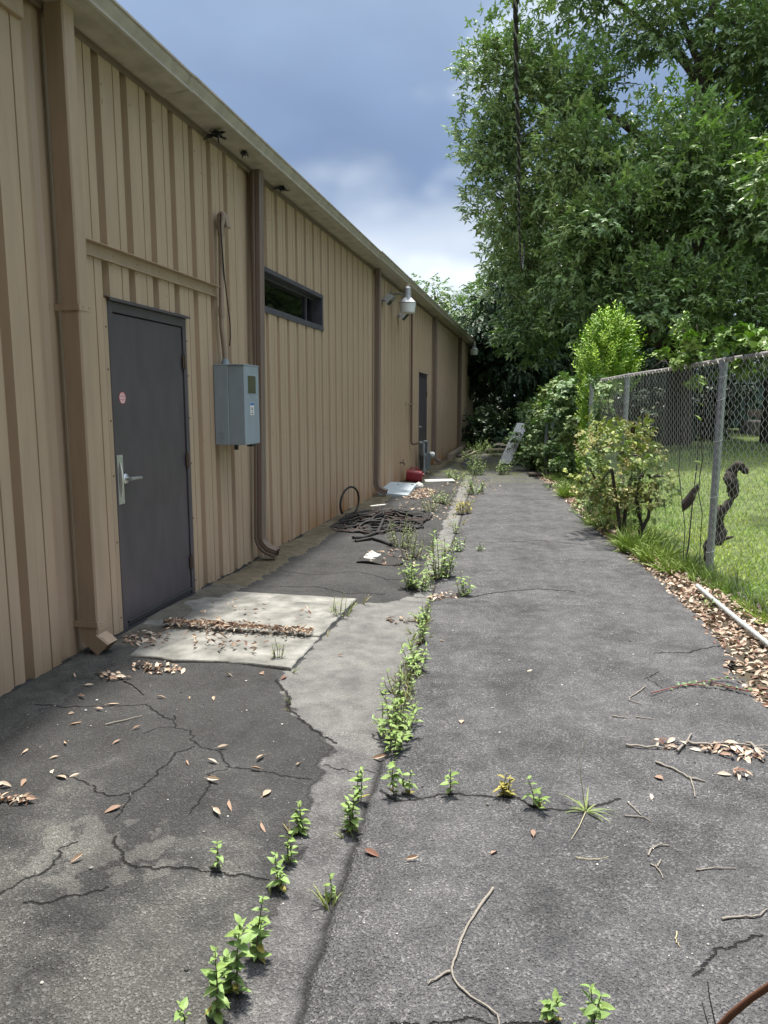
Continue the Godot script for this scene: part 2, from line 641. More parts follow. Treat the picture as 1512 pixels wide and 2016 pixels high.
func sky_picture() -> PanoramaSkyMaterial:
	var w := 1024
	var h := 512
	var f := FastNoiseLite.new()
	f.seed = 8
	f.frequency = 1.25
	f.fractal_octaves = 5
	f.noise_type = FastNoiseLite.TYPE_SIMPLEX_SMOOTH
	var im := Image.create(w, h, false, Image.FORMAT_RGBF)
	for j in h:
		var el := PI * (0.5 - (j + 0.5) / h)
		for i in w:
			var az := TAU * ((i + 0.5) / w - 0.5)
			var d := Vector3(sin(az) * cos(el), sin(el), -cos(az) * cos(el))
			var y := maxf(d.y, 0.0)
			var n := f.get_noise_3d(d.x * 1.3, d.y * 2.6, d.z * 1.3)
			var fine := f.get_noise_3d(d.x * 4.0 + 9, d.y * 8.0, d.z * 4.0)
			# a dark rain cloud above a bright gap near the horizon ahead; thin bright cloud round the sun
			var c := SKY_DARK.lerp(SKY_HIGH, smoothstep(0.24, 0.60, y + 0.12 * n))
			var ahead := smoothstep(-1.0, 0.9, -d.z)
			c *= lerpf(0.55, 1.0, ahead)  # unseen sky behind the camera is dimmed to deepen shade in the wall ribs
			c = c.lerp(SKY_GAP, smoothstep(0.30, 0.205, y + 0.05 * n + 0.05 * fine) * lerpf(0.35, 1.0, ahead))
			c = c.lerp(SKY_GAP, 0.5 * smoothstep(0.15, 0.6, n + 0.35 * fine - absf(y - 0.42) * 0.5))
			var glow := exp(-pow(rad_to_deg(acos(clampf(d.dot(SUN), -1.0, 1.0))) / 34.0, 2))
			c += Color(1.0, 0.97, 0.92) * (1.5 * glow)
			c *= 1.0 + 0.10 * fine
			if d.y < 0.0:
				c = SKY_GAP.lerp(Color(0.12, 0.12, 0.1), smoothstep(0.0, -0.1, d.y))
			im.set_pixel(i, j, Color(c.r, c.g, c.b))
	var s := PanoramaSkyMaterial.new()
	s.panorama = ImageTexture.create_from_image(im)
	return s


# ---------------------------------------------------------------- the building
var HOLES := [[-5.32, -4.28, -1.0, 2.15], [-8.95, -6.91, 2.39, 2.82], [-17.35, -16.2, -1.0, 2.19], [-28.35, -26.75, 2.5, 2.95]]   # z0 z1 y0 y1
var DEEP := [-3.626, -6.398, -11.634, -18.102, -23.646]   # bays that stand back, behind the downspouts


func wall_profile(z0: float, z1: float) -> Array:   # [z, set-back] going away from the camera
	var p := []
	var k0 := int(floor((-4.242 - z0) / PITCH)) - 1
	for k in range(k0, k0 + 6):
		var s := -4.242 - k * PITCH
		var back := false
		var was := false
		for q in DEEP:
			back = back or absf(q - s) < 0.02
			was = was or absf(q - PITCH - s) < 0.02
		if was:
			p.append([s - 0.064, 0.048])
			p.append([s - 0.080, 0.0])
		else:
			p.append([s, 0.0])
			p.append([s - 0.010, 0.048])
			if not back:
				p.append([s - 0.064, 0.048])
				p.append([s - 0.080, 0.0])
		if not back:
			for e in [[0.140, 0.0], [0.144, 0.002], [0.150, 0.002], [0.154, 0.0], [0.221, 0.0], [0.225, 0.009], [0.230, 0.009], [0.232, 0.0]]:
				p.append([s - e[0], e[1]])
		else:
			for e in [[0.10, 0.048], [0.13, 0.032], [0.17, 0.029], [0.21, 0.032], [0.24, 0.048]]:
				p.append([s - e[0], e[1]])
	var out := []
	for i in p.size() - 1:
		if p[i + 1][0] < z0 and p[i][0] > z1:
			var a: Array = p[i]
			var b: Array = p[i + 1]
			var ta := clampf((a[0] - z0) / (a[0] - b[0]), 0.0, 1.0)
			var tb := clampf((a[0] - z1) / (a[0] - b[0]), 0.0, 1.0)
			var qa := [lerpf(a[0], b[0], ta), lerpf(a[1], b[1], ta)]
			if out.is_empty():
				out.append(qa)
			out.append([lerpf(a[0], b[0], tb), lerpf(a[1], b[1], tb)])
	return out


func stain(y: float, z: float) -> Color:   # dirt splashed up the foot of the wall, rustier further along; grey film higher up
	var g := wob.get_noise_2d(z * 160, y * 40)
	var low := exp(-maxf(y - 0.02, 0.0) / 0.2) * (0.5 + g)
	var rust := clampf((-z - 6.5) / 2.0, 0.0, 1.0)
	var c := Color(1, 1, 1).lerp(Color(0.55, 0.5, 0.42), clampf(low * 0.85, 0.0, 0.9))
	c = c.lerp(Color(0.95, 0.62, 0.32), clampf(low * rust * 0.9, 0.0, 0.75))
	return c


func wall_panel(z0: float, z1: float, m: Material, parent: Node3D) -> void:
	var mb := MB.new()
	var over := mb      # what stands above an opening as wide as the panel is a piece of its own
	for h in HOLES:
		if h[0] < z1 and h[1] > z0 and h[2] > 0:
			over = MB.new()
	var pr := wall_profile(z0, z1)
	var levels := [0.0, 0.06, 0.16, 0.34, 0.7, 1.6, 2.6, EAVE]
	for i in pr.size() - 1:
		var cuts: Array[float] = [pr[i][0]]
		for h in HOLES:
			for e in [h[1], h[0]]:
				if e < pr[i][0] and e > pr[i + 1][0]:
					cuts.append(e)
		cuts.append(pr[i + 1][0])
		for q in cuts.size() - 1:
			var a := cuts[q]
			var b := cuts[q + 1]
			var span: float = pr[i][0] - pr[i + 1][0]
			var xa := WX - lerpf(pr[i][1], pr[i + 1][1], (pr[i][0] - a) / span)
			var xb := WX - lerpf(pr[i][1], pr[i + 1][1], (pr[i][0] - b) / span)
			var bands := [[0.0, EAVE]]
			for h in HOLES:
				if (a + b) / 2 > h[0] and (a + b) / 2 < h[1]:
					bands = []
					if h[2] > 0:
						bands.append([0.0, h[2]])
					bands.append([h[3], EAVE])
			for bd in bands:
				var ls := [bd[0]]
				for y in levels:
					if y > bd[0] and y < bd[1]:
						ls.append(y)
				ls.append(bd[1])
				for k in ls.size() - 1:
					var q2 := mb if bd[0] == 0.0 else over
					var f := q2.v.size()
					q2.quad(Vector3(xa, ls[k], a), Vector3(xb, ls[k], b), Vector3(xb, ls[k + 1], b), Vector3(xa, ls[k + 1], a))
					q2.c[f] = stain(ls[k], a)
					q2.c[f + 1] = stain(ls[k], b)
					q2.c[f + 2] = stain(ls[k + 1], b)
					q2.c[f + 3] = stain(ls[k + 1], a)
	obj("wall_panel", mb, m, parent)
	if over != mb:
		obj("wall_panel", over, m, parent)


func screw(mb: MB, p: Vector3, r := 0.006) -> void:   # a screw head on the wall, axis along x
	mb.lathe([[r, 0.0], [r, r * 0.5], [r * 0.5, r * 0.9], [0.0005, r]], 6, Transform3D(Basis(Vector3.BACK, -PI / 2), p))


func downspout(b: Node3D, zt: float, zb: float, w: float, d: float, flutes: bool, m: Material, curved: bool) -> void:
	var x0 := WX + 0.008
	var o := Node3D.new()
	o.name = "downspout"
	b.add_child(o, true)
	var mb := MB.new()
	var hw := w / 2
	var ring: Array[Vector2] = []      # across: x outward, z; corners with a small chamfer, shallow flutes on the faces
	var c := 0.009
	var f := 0.006 if flutes else 0.0
	for s in [[[0, -1], [1, -1]], [[1, -1], [1, 1]], [[1, 1], [0, 1]], [[0, 1], [0, -1]]]:
		var p := Vector2(s[0][0] * d, s[0][1] * hw)
		var q := Vector2(s[1][0] * d, s[1][1] * hw)
		var t := (q - p).normalized()
		var inw := Vector2(-t.y, t.x)
		var le := p.distance_to(q)
		ring.append(p + t * c)
		if f > 0.0:
			for e in [0.3, 0.36, 0.44, 0.5]:
				ring.append(p + t * le * e + inw * (f if e > 0.31 and e < 0.49 else 0.0))
		ring.append(q - t * c)
	var stops := [[3.63, zt], [2.5, lerpf(zt, zb, 0.32)], [1.2, lerpf(zt, zb, 0.66)], [0.26 if curved else 0.17, zb]]
	for i in stops.size() - 1:
		for k in ring.size():
			var p := ring[k]
			var q := ring[(k + 1) % ring.size()]
			mb.quad(Vector3(x0 + q.x, stops[i + 1][0], stops[i + 1][1] - q.y), Vector3(x0 + p.x, stops[i + 1][0], stops[i + 1][1] - p.y), Vector3(x0 + p.x, stops[i][0], stops[i][1] - p.y), Vector3(x0 + q.x, stops[i][0], stops[i][1] - q.y))
	obj("pipe", mb, m, o)
	# the shoe that turns the water outward
	var e := MB.new()
	var n := 14 if curved else 1
	var last: Array[Vector3] = []
	var frames := []
	if curved:
		for i in n + 1:
			var a := deg_to_rad(72.0) * i / n
			var R := 0.15
			frames.append([Vector3(x0 + d / 2 + R * (1 - cos(a)), 0.26 - R * sin(a), zb), a, 1.0 + (0.05 if i % 2 == 1 and i < n - 1 else 0.0)])
		var a := deg_to_rad(72.0)
		var le: Vector3 = frames[n][0]
		frames.append([le + Vector3(sin(a), -cos(a), 0) * 0.07, a, 0.98])
	else:
		frames.append([Vector3(x0 + d / 2, 0.17, zb), 0.0, 1.0])
		frames.append([Vector3(x0 + d / 2 + 0.0, 0.125, zb), deg_to_rad(22.0), 1.0])
		frames.append([Vector3(x0 + d / 2 + 0.085, 0.055, zb), deg_to_rad(45.0), 0.97])
	for fr in frames:
		var now: Array[Vector3] = []
		var s: Vector3 = Vector3(cos(fr[1]), sin(fr[1]), 0)
		for p in ring:
			now.append(fr[0] + s * ((p.x - d / 2) * fr[2]) + Vector3(0, 0, -p.y * fr[2]))
		if last.size():
			for k in ring.size():
				var k1 := (k + 1) % ring.size()
				e.quad(now[k1], now[k], last[k], last[k1])
		last = now
	# a little way back up inside, so that the mouth reads as open
	var back: Array[Vector3] = []
	var fr2: Array = frames[-1]
	for p in last:
		back.append(fr2[0] + (p - fr2[0]) * 0.94 + Vector3(-sin(fr2[1]), cos(fr2[1]), 0) * 0.06)
	for k in ring.size():
		var k1 := (k + 1) % ring.size()
		e.quad(back[k1], back[k], last[k], last[k1])
	obj("elbow", e, m, o)


func door(b: Node3D, z0: float, z1: float, top: float, near: bool) -> void:   # z0 far, z1 near
	var o := Node3D.new()
	o.name = "door"
	b.add_child(o, true)
	var xf := WX + 0.004
	var mb := MB.new()
	var fw := 0.05
	mb.span(Vector3(xf - 0.13, 0.0, z1 - fw), Vector3(xf, top, z1), 0.003)
	mb.span(Vector3(xf - 0.13, 0.0, z0), Vector3(xf, top, z0 + fw), 0.003)
	mb.span(Vector3(xf - 0.13, top - fw - 0.02, z0 + fw + 0.001), Vector3(xf - 0.001, top - 0.001, z1 - fw - 0.001), 0.003)
	obj("door_frame", mb, M["door paint"], o)
	mb = MB.new()
	mb.span(Vector3(xf - 0.065, 0.03, z0 + fw + 0.005), Vector3(xf - 0.012, top - fw - 0.026, z1 - fw - 0.006), 0.003)
	var leaf := obj("door_leaf", mb, M["door paint"], o)
	mb = MB.new()   # head flashing
	mb.quad(Vector3(xf + 0.03, top + 0.008, z1 + 0.02), Vector3(xf + 0.03, top + 0.008, z0 - 0.02), Vector3(xf - 0.03, top + 0.03, z0 - 0.02), Vector3(xf - 0.03, top + 0.03, z1 + 0.02))
	mb.span(Vector3(xf + 0.026, top - 0.008, z0 - 0.02), Vector3(xf + 0.030, top + 0.008, z1 + 0.02), 0.001)
	obj("flashing", mb, M["door paint"], o)
	mb = MB.new()   # sweep and sill
	mb.span(Vector3(xf - 0.02, 0.055, z0 + fw + 0.01), Vector3(xf + 0.006, 0.075, z1 - fw - 0.01), 0.004)
	mb.span(Vector3(xf - 0.1, 0.0, z0 + fw + 0.001), Vector3(xf + 0.002, 0.03, z1 - fw - 0.001), 0.004)
	obj("sill", mb, M["dark metal"], o)
	for y in ([0.28, 1.08, 1.82] if near else [0.4, 1.75]):
		mb = MB.new()
		mb.tube([Vector3(xf + 0.006, y - 0.055, z0 + fw), Vector3(xf + 0.006, y + 0.055, z0 + fw)], [0.008], 8)
		mb.span(Vector3(xf - 0.001, y - 0.05, z0 + fw + 0.004), Vector3(xf + 0.004, y + 0.05, z0 + fw + 0.022), 0.001)
		mb.span(Vector3(xf - 0.001, y - 0.05, z0 + fw - 0.022), Vector3(xf + 0.004, y + 0.05, z0 + fw - 0.004), 0.001)
		obj("hinge", mb, M["bronze"], o)
	var yh := 1.02
	var zh := z1 - fw - 0.07
	mb = MB.new()
	mb.lathe([[0.034, 0.0], [0.034, 0.008], [0.026, 0.014], [0.014, 0.016], [0.014, 0.045], [0.0005, 0.046]], 20, Transform3D(Basis(Vector3.BACK, -PI / 2), Vector3(xf - 0.012, yh, zh)))
	mb.tube([Vector3(xf + 0.035, yh, zh + 0.012), Vector3(xf + 0.037, yh, zh - 0.05), Vector3(xf + 0.034, yh - 0.004, zh - 0.125)], [0.013, 0.011, 0.0105], 12)
	obj("handle", mb, M["satin steel"], o)
	if near:
		mb = MB.new()   # latch guard plate with its rolled edge
		var zg := z1 - fw + 0.005
		mb.span(Vector3(xf - 0.001, yh - 0.16, zg - 0.035), Vector3(xf + 0.004, yh + 0.16, zg + 0.032), 0.002)
		var rg := []
		for i in 9:
			rg.append(Vector3(xf + 0.004 + 0.010 * sin(PI * i / 8.0), yh - 0.11 + 0.22 * i / 8.0, zg + 0.004))
		mb.tube(rg, [0.006, 0.011, 0.013, 0.013, 0.013, 0.013, 0.013, 0.011, 0.006], 8)
		for s in [[-0.145, -0.022], [0.145, -0.022]]:
			screw(mb, Vector3(xf + 0.004, yh + s[0], zg + s[1]))
		obj("latch_guard", mb, M["satin steel"], o)
		# round-cornered red and white notice
		var cz := z1 - fw - 0.085
		var cy := 1.545
		var st := Node3D.new()
		st.name = "warning_sticker"
		o.add_child(st)
		var oct := func(r: float, x: float) -> MB:
			var q := MB.new()
			for k in 8:
				var a := TAU * (k + 0.5) / 8
				var e := TAU * (k + 1.5) / 8
				q.tri(Vector3(x, cy, cz), Vector3(x, cy + r * sin(e), cz + r * cos(e)), Vector3(x, cy + r * sin(a), cz + r * cos(a)))
			return q
		var big: MB = oct.call(0.041, xf - 0.0110)
		big.quad(Vector3(xf - 0.0112, cy - 0.03, cz + 0.03), Vector3(xf - 0.0112, cy - 0.03, cz - 0.03), Vector3(xf - 0.0112, cy + 0.03, cz - 0.03), Vector3(xf - 0.0112, cy + 0.03, cz + 0.03))
		obj("border", big, M["sticker red"], st)
		obj("face", oct.call(0.036, xf - 0.0104), M["sticker white"], st)
		var bars := MB.new()
		for r in [[0.026, 0.016, 0.004], [0.017, 0.026, 0.004], [0.008, 0.03, 0.004], [-0.001, 0.028, 0.004], [-0.013, 0.034, 0.006], [-0.024, 0.012, 0.004]]:
			bars.quad(Vector3(xf - 0.0098, cy + r[0] - r[2] / 2, cz + r[1]), Vector3(xf - 0.0098, cy + r[0] - r[2] / 2, cz - r[1]), Vector3(xf - 0.0098, cy + r[0] + r[2] / 2, cz - r[1]), Vector3(xf - 0.0098, cy + r[0] + r[2] / 2, cz + r[1]))
		obj("print", bars, M["sticker red"], st)
	# trim strip with its screws each side
	for e in [[z1 + 0.004, z1 + 0.05], [z0 - 0.02, z0 - 0.003]]:
		mb = MB.new()
		mb.span(Vector3(WX - 0.01, 0.015, e[0]), Vector3(WX + 0.0015, top + 0.004, e[1]), 0.001)
		var t := obj("trim", mb, M["tan trim"], o)
		if near:
			mb = MB.new()
			for y in [0.12, 0.62, 1.05, 1.4, 1.72, 1.98]:
				screw(mb, Vector3(WX + 0.0015, y, (e[0] + e[1]) / 2))
			obj("screws", mb, M["bronze"], t)


func window(b: Node3D, z0: float, z1: float, y0: float, y1: float) -> void:
	var o := Node3D.new()
	o.name = "window"
	b.add_child(o, true)
	var x1 := WX + 0.012
	var mb := MB.new()
	var f := 0.045
	mb.span(Vector3(WX - 0.15, y0, z0), Vector3(x1, y0 + 0.06, z1), 0.003)
	mb.span(Vector3(WX - 0.15, y1 - f, z0), Vector3(x1, y1, z1), 0.003)
	mb.span(Vector3(WX - 0.15, y0 + 0.061, z0 + 0.001), Vector3(x1 - 0.001, y1 - f - 0.001, z0 + f), 0.003)
	mb.span(Vector3(WX - 0.15, y0 + 0.061, z1 - f), Vector3(x1 - 0.001, y1 - f - 0.001, z1 - 0.001), 0.003)
	obj("window_frame", mb, M["window paint"], o)
	mb = MB.new()
	mb.span(Vector3(WX - 0.135, y0 + 0.061, z0 + f + 0.28), Vector3(WX - 0.098, y1 - f - 0.001, z0 + f + 0.31), 0.002)
	mb.span(Vector3(WX - 0.135, y0 + 0.0605, z0 + f), Vector3(WX - 0.098, y0 + 0.08, z1 - f), 0.002)
	mb.span(Vector3(WX - 0.135, y1 - f - 0.02, z0 + f), Vector3(WX - 0.098, y1 - f - 0.0005, z1 - f), 0.002)
	obj("sash", mb, M["window paint"], o)
	mb = MB.new()
	mb.quad(Vector3(WX - 0.12, y0 + 0.06, z1 - f), Vector3(WX - 0.12, y0 + 0.06, z0 + f), Vector3(WX - 0.12, y1 - f, z0 + f), Vector3(WX - 0.12, y1 - f, z1 - f))
	obj("pane", mb, M["window glass"], o)
	mb = MB.new()
	mb.span(Vector3(WX - 0.9, y0 - 0.1, z0 - 0.1), Vector3(WX - 0.88, y1 + 0.1, z1 + 0.1))
	obj("dark_room_sheet", mb, M["dark room"], o)  # dark sheet standing in for the unlit room behind the glass


func building() -> void:
	var b := thing("metal_building", "long tan ribbed metal building with gutter, downspouts and two grey doors beside the drive", "building")
	var zs := -4.161 + 4 * 0.924
	for i in 31:
		var a := zs - i * 0.924
		wall_panel(a, maxf(a - 0.924, -28.6), M["wall paint"], b)
	var mb := MB.new()
	# what stands behind the cladding: the body that keeps light out, the roof, the end wall
	mb.quad(Vector3(WX - 0.05, -0.1, 4), Vector3(WX - 0.05, -0.1, -0.4), Vector3(WX - 0.05, EAVE, -0.4), Vector3(WX - 0.05, EAVE, 4))
	mb.quad(Vector3(-14, -0.1, -28.6), Vector3(-14, EAVE, -28.6), Vector3(WX - 0.02, EAVE, -28.6), Vector3(WX - 0.02, -0.1, -28.6))
	mb.quad(Vector3(-14, -0.1, 4), Vector3(WX - 0.05, -0.1, 4), Vector3(WX - 0.05, EAVE, 4), Vector3(-14, EAVE, 4))
	mb.quad(Vector3(-14, -0.1, -28.6), Vector3(-14, -0.1, 4), Vector3(-14, EAVE, 4), Vector3(-14, EAVE, -28.6))
	obj("end_wall", mb, M["tan trim"], b)
	mb = MB.new()
	mb.quad(Vector3(-2.52, 3.735, 4.1), Vector3(-2.52, 3.735, -28.7), Vector3(-8.3, 4.2, -28.7), Vector3(-8.3, 4.2, 4.1))
	mb.quad(Vector3(-8.3, 4.2, 4.1), Vector3(-8.3, 4.2, -28.7), Vector3(-14.1, 3.735, -28.7), Vector3(-14.1, 3.735, 4.1))
	mb.quad(Vector3(-2.52, 3.71, 4.1), Vector3(-14.1, 3.71, 4.1), Vector3(-14.1, 3.71, -28.7), Vector3(-2.52, 3.71, -28.7))
	obj("roof", mb, M["gutter paint"], b)
	# box gutter in lengths of about six metres, each a little out of line with the next
	var cuts := [3.9, -5.06, -11.15, -17.2, -23.2, -28.68]
	for i in 5:
		mb = MB.new()
		var dy: float = [0.0, 0.006, 0.022, 0.012, 0.0][i]
		var pr := [[-2.695, 3.605], [-2.60, 3.607], [-2.50, 3.612], [-2.455, 3.620], [-2.436, 3.622], [-2.424, 3.628], [-2.424, 3.638], [-2.440, 3.642], [-2.434, 3.66], [-2.415, 3.69], [-2.408, 3.712], [-2.395, 3.715], [-2.395, 3.728], [-2.405, 3.73], [-2.415, 3.722], [-2.53, 3.722]]
		for p in pr:
			p[1] += dy
		mb.strip(pr, cuts[i] - 0.003, cuts[i + 1] + 0.0)
		obj("gutter", mb, M["gutter paint"], b)
		mb = MB.new()   # lap joint
		var lap := []
		for p in pr.slice(1, 13):
			lap.append([p[0] + 0.0025, p[1] + (-0.0025 if p[1] < 3.64 else 0.0)])
		mb.strip(lap, cuts[i + 1] + 0.05, cuts[i + 1] - 0.0)
		if i < 4:
			obj("gutter_joint", mb, M["gutter paint"], b)
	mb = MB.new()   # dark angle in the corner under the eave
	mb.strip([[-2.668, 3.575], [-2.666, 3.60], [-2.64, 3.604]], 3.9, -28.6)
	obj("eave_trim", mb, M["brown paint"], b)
	downspout(b, -3.853, -3.853, 0.105, 0.12, false, M["tan trim"], false)
	var o: Node3D = b.get_node("downspout")
	for y in [2.04, 0.21]:
		mb = MB.new()
		mb.span(Vector3(WX - 0.03, y - 0.018, -3.797), Vector3(WX + 0.13, y + 0.018, -3.7945), 0.0008)
		mb.span(Vector3(WX + 0.1285, y - 0.018, -3.91), Vector3(WX + 0.131, y + 0.018, -3.7975), 0.0008)
		mb.span(Vector3(WX - 0.034, y - 0.018, -3.796), Vector3(WX - 0.031, y + 0.018, -3.755), 0.0008)
		for e in [-3.83, -3.885]:
			screw(mb, Vector3(WX + 0.131, y + 0.004, e), 0.005)
		obj("strap", mb, M["tan trim"], o)
	downspout(b, -6.745, -6.60, 0.1, 0.09, true, M["brown paint"], true)
	downspout(b, -11.87, -11.72, 0.1, 0.09, true, M["brown paint"], true)
	downspout(b, -18.35, -18.3, 0.1, 0.09, true, M["brown paint"], true)
	downspout(b, -24.0, -24.0, 0.1, 0.09, true, M["brown paint"], true)
	mb = MB.new()   # corner trim at the far end
	mb.span(Vector3(WX - 0.05, 0.0, -28.75), Vector3(WX + 0.03, 3.60, -28.61), 0.006)
	obj("corner_trim", mb, M["tan trim"], b)
	door(b, -5.32, -4.28, 2.15, true)
	door(b, -17.35, -16.2, 2.19, false)
	window(b, -8.95, -6.91, 2.39, 2.82)
	window(b, -28.35, -26.75, 2.5, 2.95)
	# steel channel over the near door
	mb = MB.new()
	mb.span(Vector3(WX + 0.001, 2.385, -5.87), Vector3(WX + 0.006, 2.455, -3.99), 0.001)
	mb.span(Vector3(WX + 0.001, 2.455, -5.87), Vector3(WX + 0.05, 2.461, -3.99), 0.001)
	mb.span(Vector3(WX + 0.001, 2.377, -5.87), Vector3(WX + 0.022, 2.384, -3.99), 0.001)
	for i in 7:
		screw(mb, Vector3(WX + 0.006, 2.42, -4.07 - i * 0.29))
	obj("lintel_channel", mb, M["tan trim"], b)
	# header at the near end of the wall, where the cladding stops short of the eave
	mb = MB.new()
	mb.span(Vector3(WX - 0.03, 3.44, -3.62), Vector3(WX + 0.03, 3.60, -1.0), 0.004)
	obj("header_trim", mb, M["tan trim"], b)
	# lumpy black sealant along the foot of the cladding
	var pts := []
	var rad := []
	var z := -0.6
	while z > -28.5:
		if z < -4.24 and z > -5.36 or z < -16.15 and z > -17.4:
			pass
		else:
			pts.append(Vector3(WX + 0.002 + rr(-0.012, 0.012), 0.012 + rr(-0.006, 0.012), z))
			rad.append(rr(0.006, 0.022) if z > -8 else rr(0.006, 0.014))
		z -= 0.05 if z > -9 else 0.3
	mb = MB.new()
	mb.tube(pts, rad, 5)
	obj("foot_sealant", mb, M["tar"], b)
	mb = MB.new()   # screws scattered up the cladding
	for i in 70:
		var k := rng.randi_range(-3, 40)
		var zz := -4.242 - k * PITCH - (0.19 if rng.randf() < 0.6 else 0.10)
		if k in [-2, 7, 24]:
			continue
		var y: float = [0.12, 1.2, 2.3, 3.3][rng.randi_range(0, 3)] + rr(-0.03, 0.03)
		var free := true
		for h in HOLES:
			if zz > h[0] - 0.06 and zz < h[1] + 0.06 and y > h[2] - 0.06 and y < h[3] + 0.08:
				free = false
		if free:
			screw(mb, Vector3(WX, y, zz), 0.0055)
	for k in range(-4, 16):   # fastener rows along the hidden girts
		var zz := -4.242 - k * PITCH - 0.105
		for y in [0.10, 1.22, 2.36, 3.42]:
			var free := not (k in [-2, -3, 7])
			for h in HOLES:
				if zz > h[0] - 0.08 and zz < h[1] + 0.08 and y > h[2] - 0.08 and y < h[3] + 0.08:
					free = false
			if free:
				screw(mb, Vector3(WX, y + rr(-0.006, 0.006), zz + rr(-0.01, 0.01)), 0.006)
	obj("screws", mb, M["tan trim"], b)


# ---------------------------------------------------------------- fittings and loose things
func text_mesh(t: String, size: float, parent: Node3D, called: String, xf: Transform3D, m: Material) -> void:
	var tm := TextMesh.new()
	tm.text = t
	var f := SystemFont.new()
	f.font_names = PackedStringArray(["Droid Sans"])
	tm.font = f
	tm.font_size = 32
	tm.pixel_size = size / 32.0
	tm.depth = 0.0008
	tm.material = m
	put(called, tm, xf, parent)


func meter() -> void:
	var o := thing("meter_box", "grey metal electricity meter box with small window on the tan wall", "meter box", Vector3(WX, 1.17, -5.95))
	var mb := MB.new()
	mb.span(Vector3(0.0, 0.0, -0.165), Vector3(0.126, 0.655, 0.165), 0.004)
	obj("back_box", mb, M["grey box"], o)
	mb = MB.new()
	mb.span(Vector3(0.1265, 0.0, -0.160), Vector3(0.268, 0.655, 0.160), 0.005)
	mb.span(Vector3(0.0, 0.653, -0.168), Vector3(0.272, 0.661, 0.168), 0.002)
	obj("cover", mb, M["grey box"], o)
	mb = MB.new()
	mb.span(Vector3(0.2675, 0.412, -0.092), Vector3(0.2705, 0.582, 0.102), 0.001)
	var w := obj("window_rim", mb, M["grey box"], o)
	mb = MB.new()
	mb.quad(Vector3(0.2712, 0.424, 0.09), Vector3(0.2712, 0.424, -0.08), Vector3(0.2712, 0.570, -0.08), Vector3(0.2712, 0.570, 0.09))
	obj("glass", mb, M["dull glass"], w)
	mb = MB.new()
	for z in [-0.085, 0.085]:
		screw(mb, Vector3(0.2682, 0.398, z), 0.007)
	obj("screws", mb, M["satin steel"], o)
	mb = MB.new()
	mb.quad(Vector3(0.2686, 0.245, 0.045), Vector3(0.2686, 0.245, -0.035), Vector3(0.2686, 0.352, -0.035), Vector3(0.2686, 0.352, 0.045))
	var la := obj("label_plate", mb, M["sticker white"], o)
	mb = MB.new()
	mb.quad(Vector3(0.2692, 0.326, 0.043), Vector3(0.2692, 0.326, -0.033), Vector3(0.2692, 0.349, -0.033), Vector3(0.2692, 0.349, 0.043))
	obj("heading", mb, M["print blue"], la)
	mb = MB.new()
	for r in [[0.305, 0.02], [0.297, 0.016], [0.289, 0.019], [0.276, 0.012], [0.262, 0.022], [0.255, 0.018]]:
		mb.quad(Vector3(0.2693, r[0] - 0.003, 0.005 + r[1]), Vector3(0.2693, r[0] - 0.003, 0.005 - r[1]), Vector3(0.2693, r[0] + 0.002, 0.005 - r[1]), Vector3(0.2693, r[0] + 0.002, 0.005 + r[1]))
	obj("print", mb, M["ink"], la)
	mb = MB.new()   # knock-out rings on the near side
	for r in [0.018, 0.030, 0.040]:
		var c := []
		for i in 25:
			c.append(Vector3(0.058 + r * cos(TAU * i / 24.0), 0.062 + r * sin(TAU * i / 24.0), 0.1655))
		mb.tube(c, [0.0018], 5)
	obj("knockout", mb, M["grey box"], o)
	mb = MB.new()
	mb.span(Vector3(0.2, -0.022, -0.11), Vector3(0.25, -0.0005, -0.02), 0.004)
	mb.span(Vector3(0.10, -0.05, -0.02), Vector3(0.128, -0.001, 0.012), 0.002)
	obj("latch", mb, M["dark metal"], o)

	o = thing("service_conduit", "tan conduit with weatherhead rising from the meter box up the wall", "conduit", Vector3(WX, 1.83, -5.92))
	mb = MB.new()
	var p := [Vector3(0.055, 0.0, 0.015), Vector3(0.055, 0.07, 0.015), Vector3(0.055, 0.17, 0.03), Vector3(0.05, 0.3, 0.05), Vector3(0.05, 0.42, 0.045), Vector3(0.05, 1.08, 0.012)]
	mb.tube(p, [0.021], 12)
	mb.tube([p[4] - Vector3(0, 0.03, 0), p[4] + Vector3(0, 0.05, 0)], [0.025], 12)
	mb.tube([p[5] - Vector3(0, 0.04, 0), p[5]], [0.026], 12)
	obj("pipe", mb, M["conduit paint"], o)
	mb = MB.new()
	mb.tube([Vector3(0.055, -0.005, 0.015), Vector3(0.055, 0.03, 0.015), Vector3(0.055, 0.032, 0.015), Vector3(0.055, 0.05, 0.015)], [0.033, 0.033, 0.026, 0.026], 12)
	obj("hub", mb, M["grey box"], o)
	mb = MB.new()
	mb.tube([Vector3(0.05, 1.08, 0.012), Vector3(0.05, 1.10, 0.012), Vector3(0.058, 1.15, 0.008), Vector3(0.062, 1.2, 0.004), Vector3(0.058, 1.222, 0.004)], [0.026, 0.034, 0.043, 0.043, 0.024], 14)
	mb.box(Vector3(0.098, 1.155, -0.01), Vector3(0.022, 0.11, 0.07), 0.01, Basis(Vector3.BACK, 0.18))
	obj("weatherhead", mb, M["conduit paint"], o)
	mb = MB.new()
	mb.tube([Vector3(0.07, 1.20, 0.045), Vector3(0.07, 1.12, 0.058), Vector3(0.075, 0.9, 0.05), Vector3(0.078, 0.7, 0.03), Vector3(0.08, 0.52, -0.01), Vector3(0.08, 0.35, -0.05), Vector3(0.075, 0.24, -0.062), Vector3(0.07, 0.16, -0.05)], [0.005], 6)
	obj("wire", mb, M["black rubber"], o)


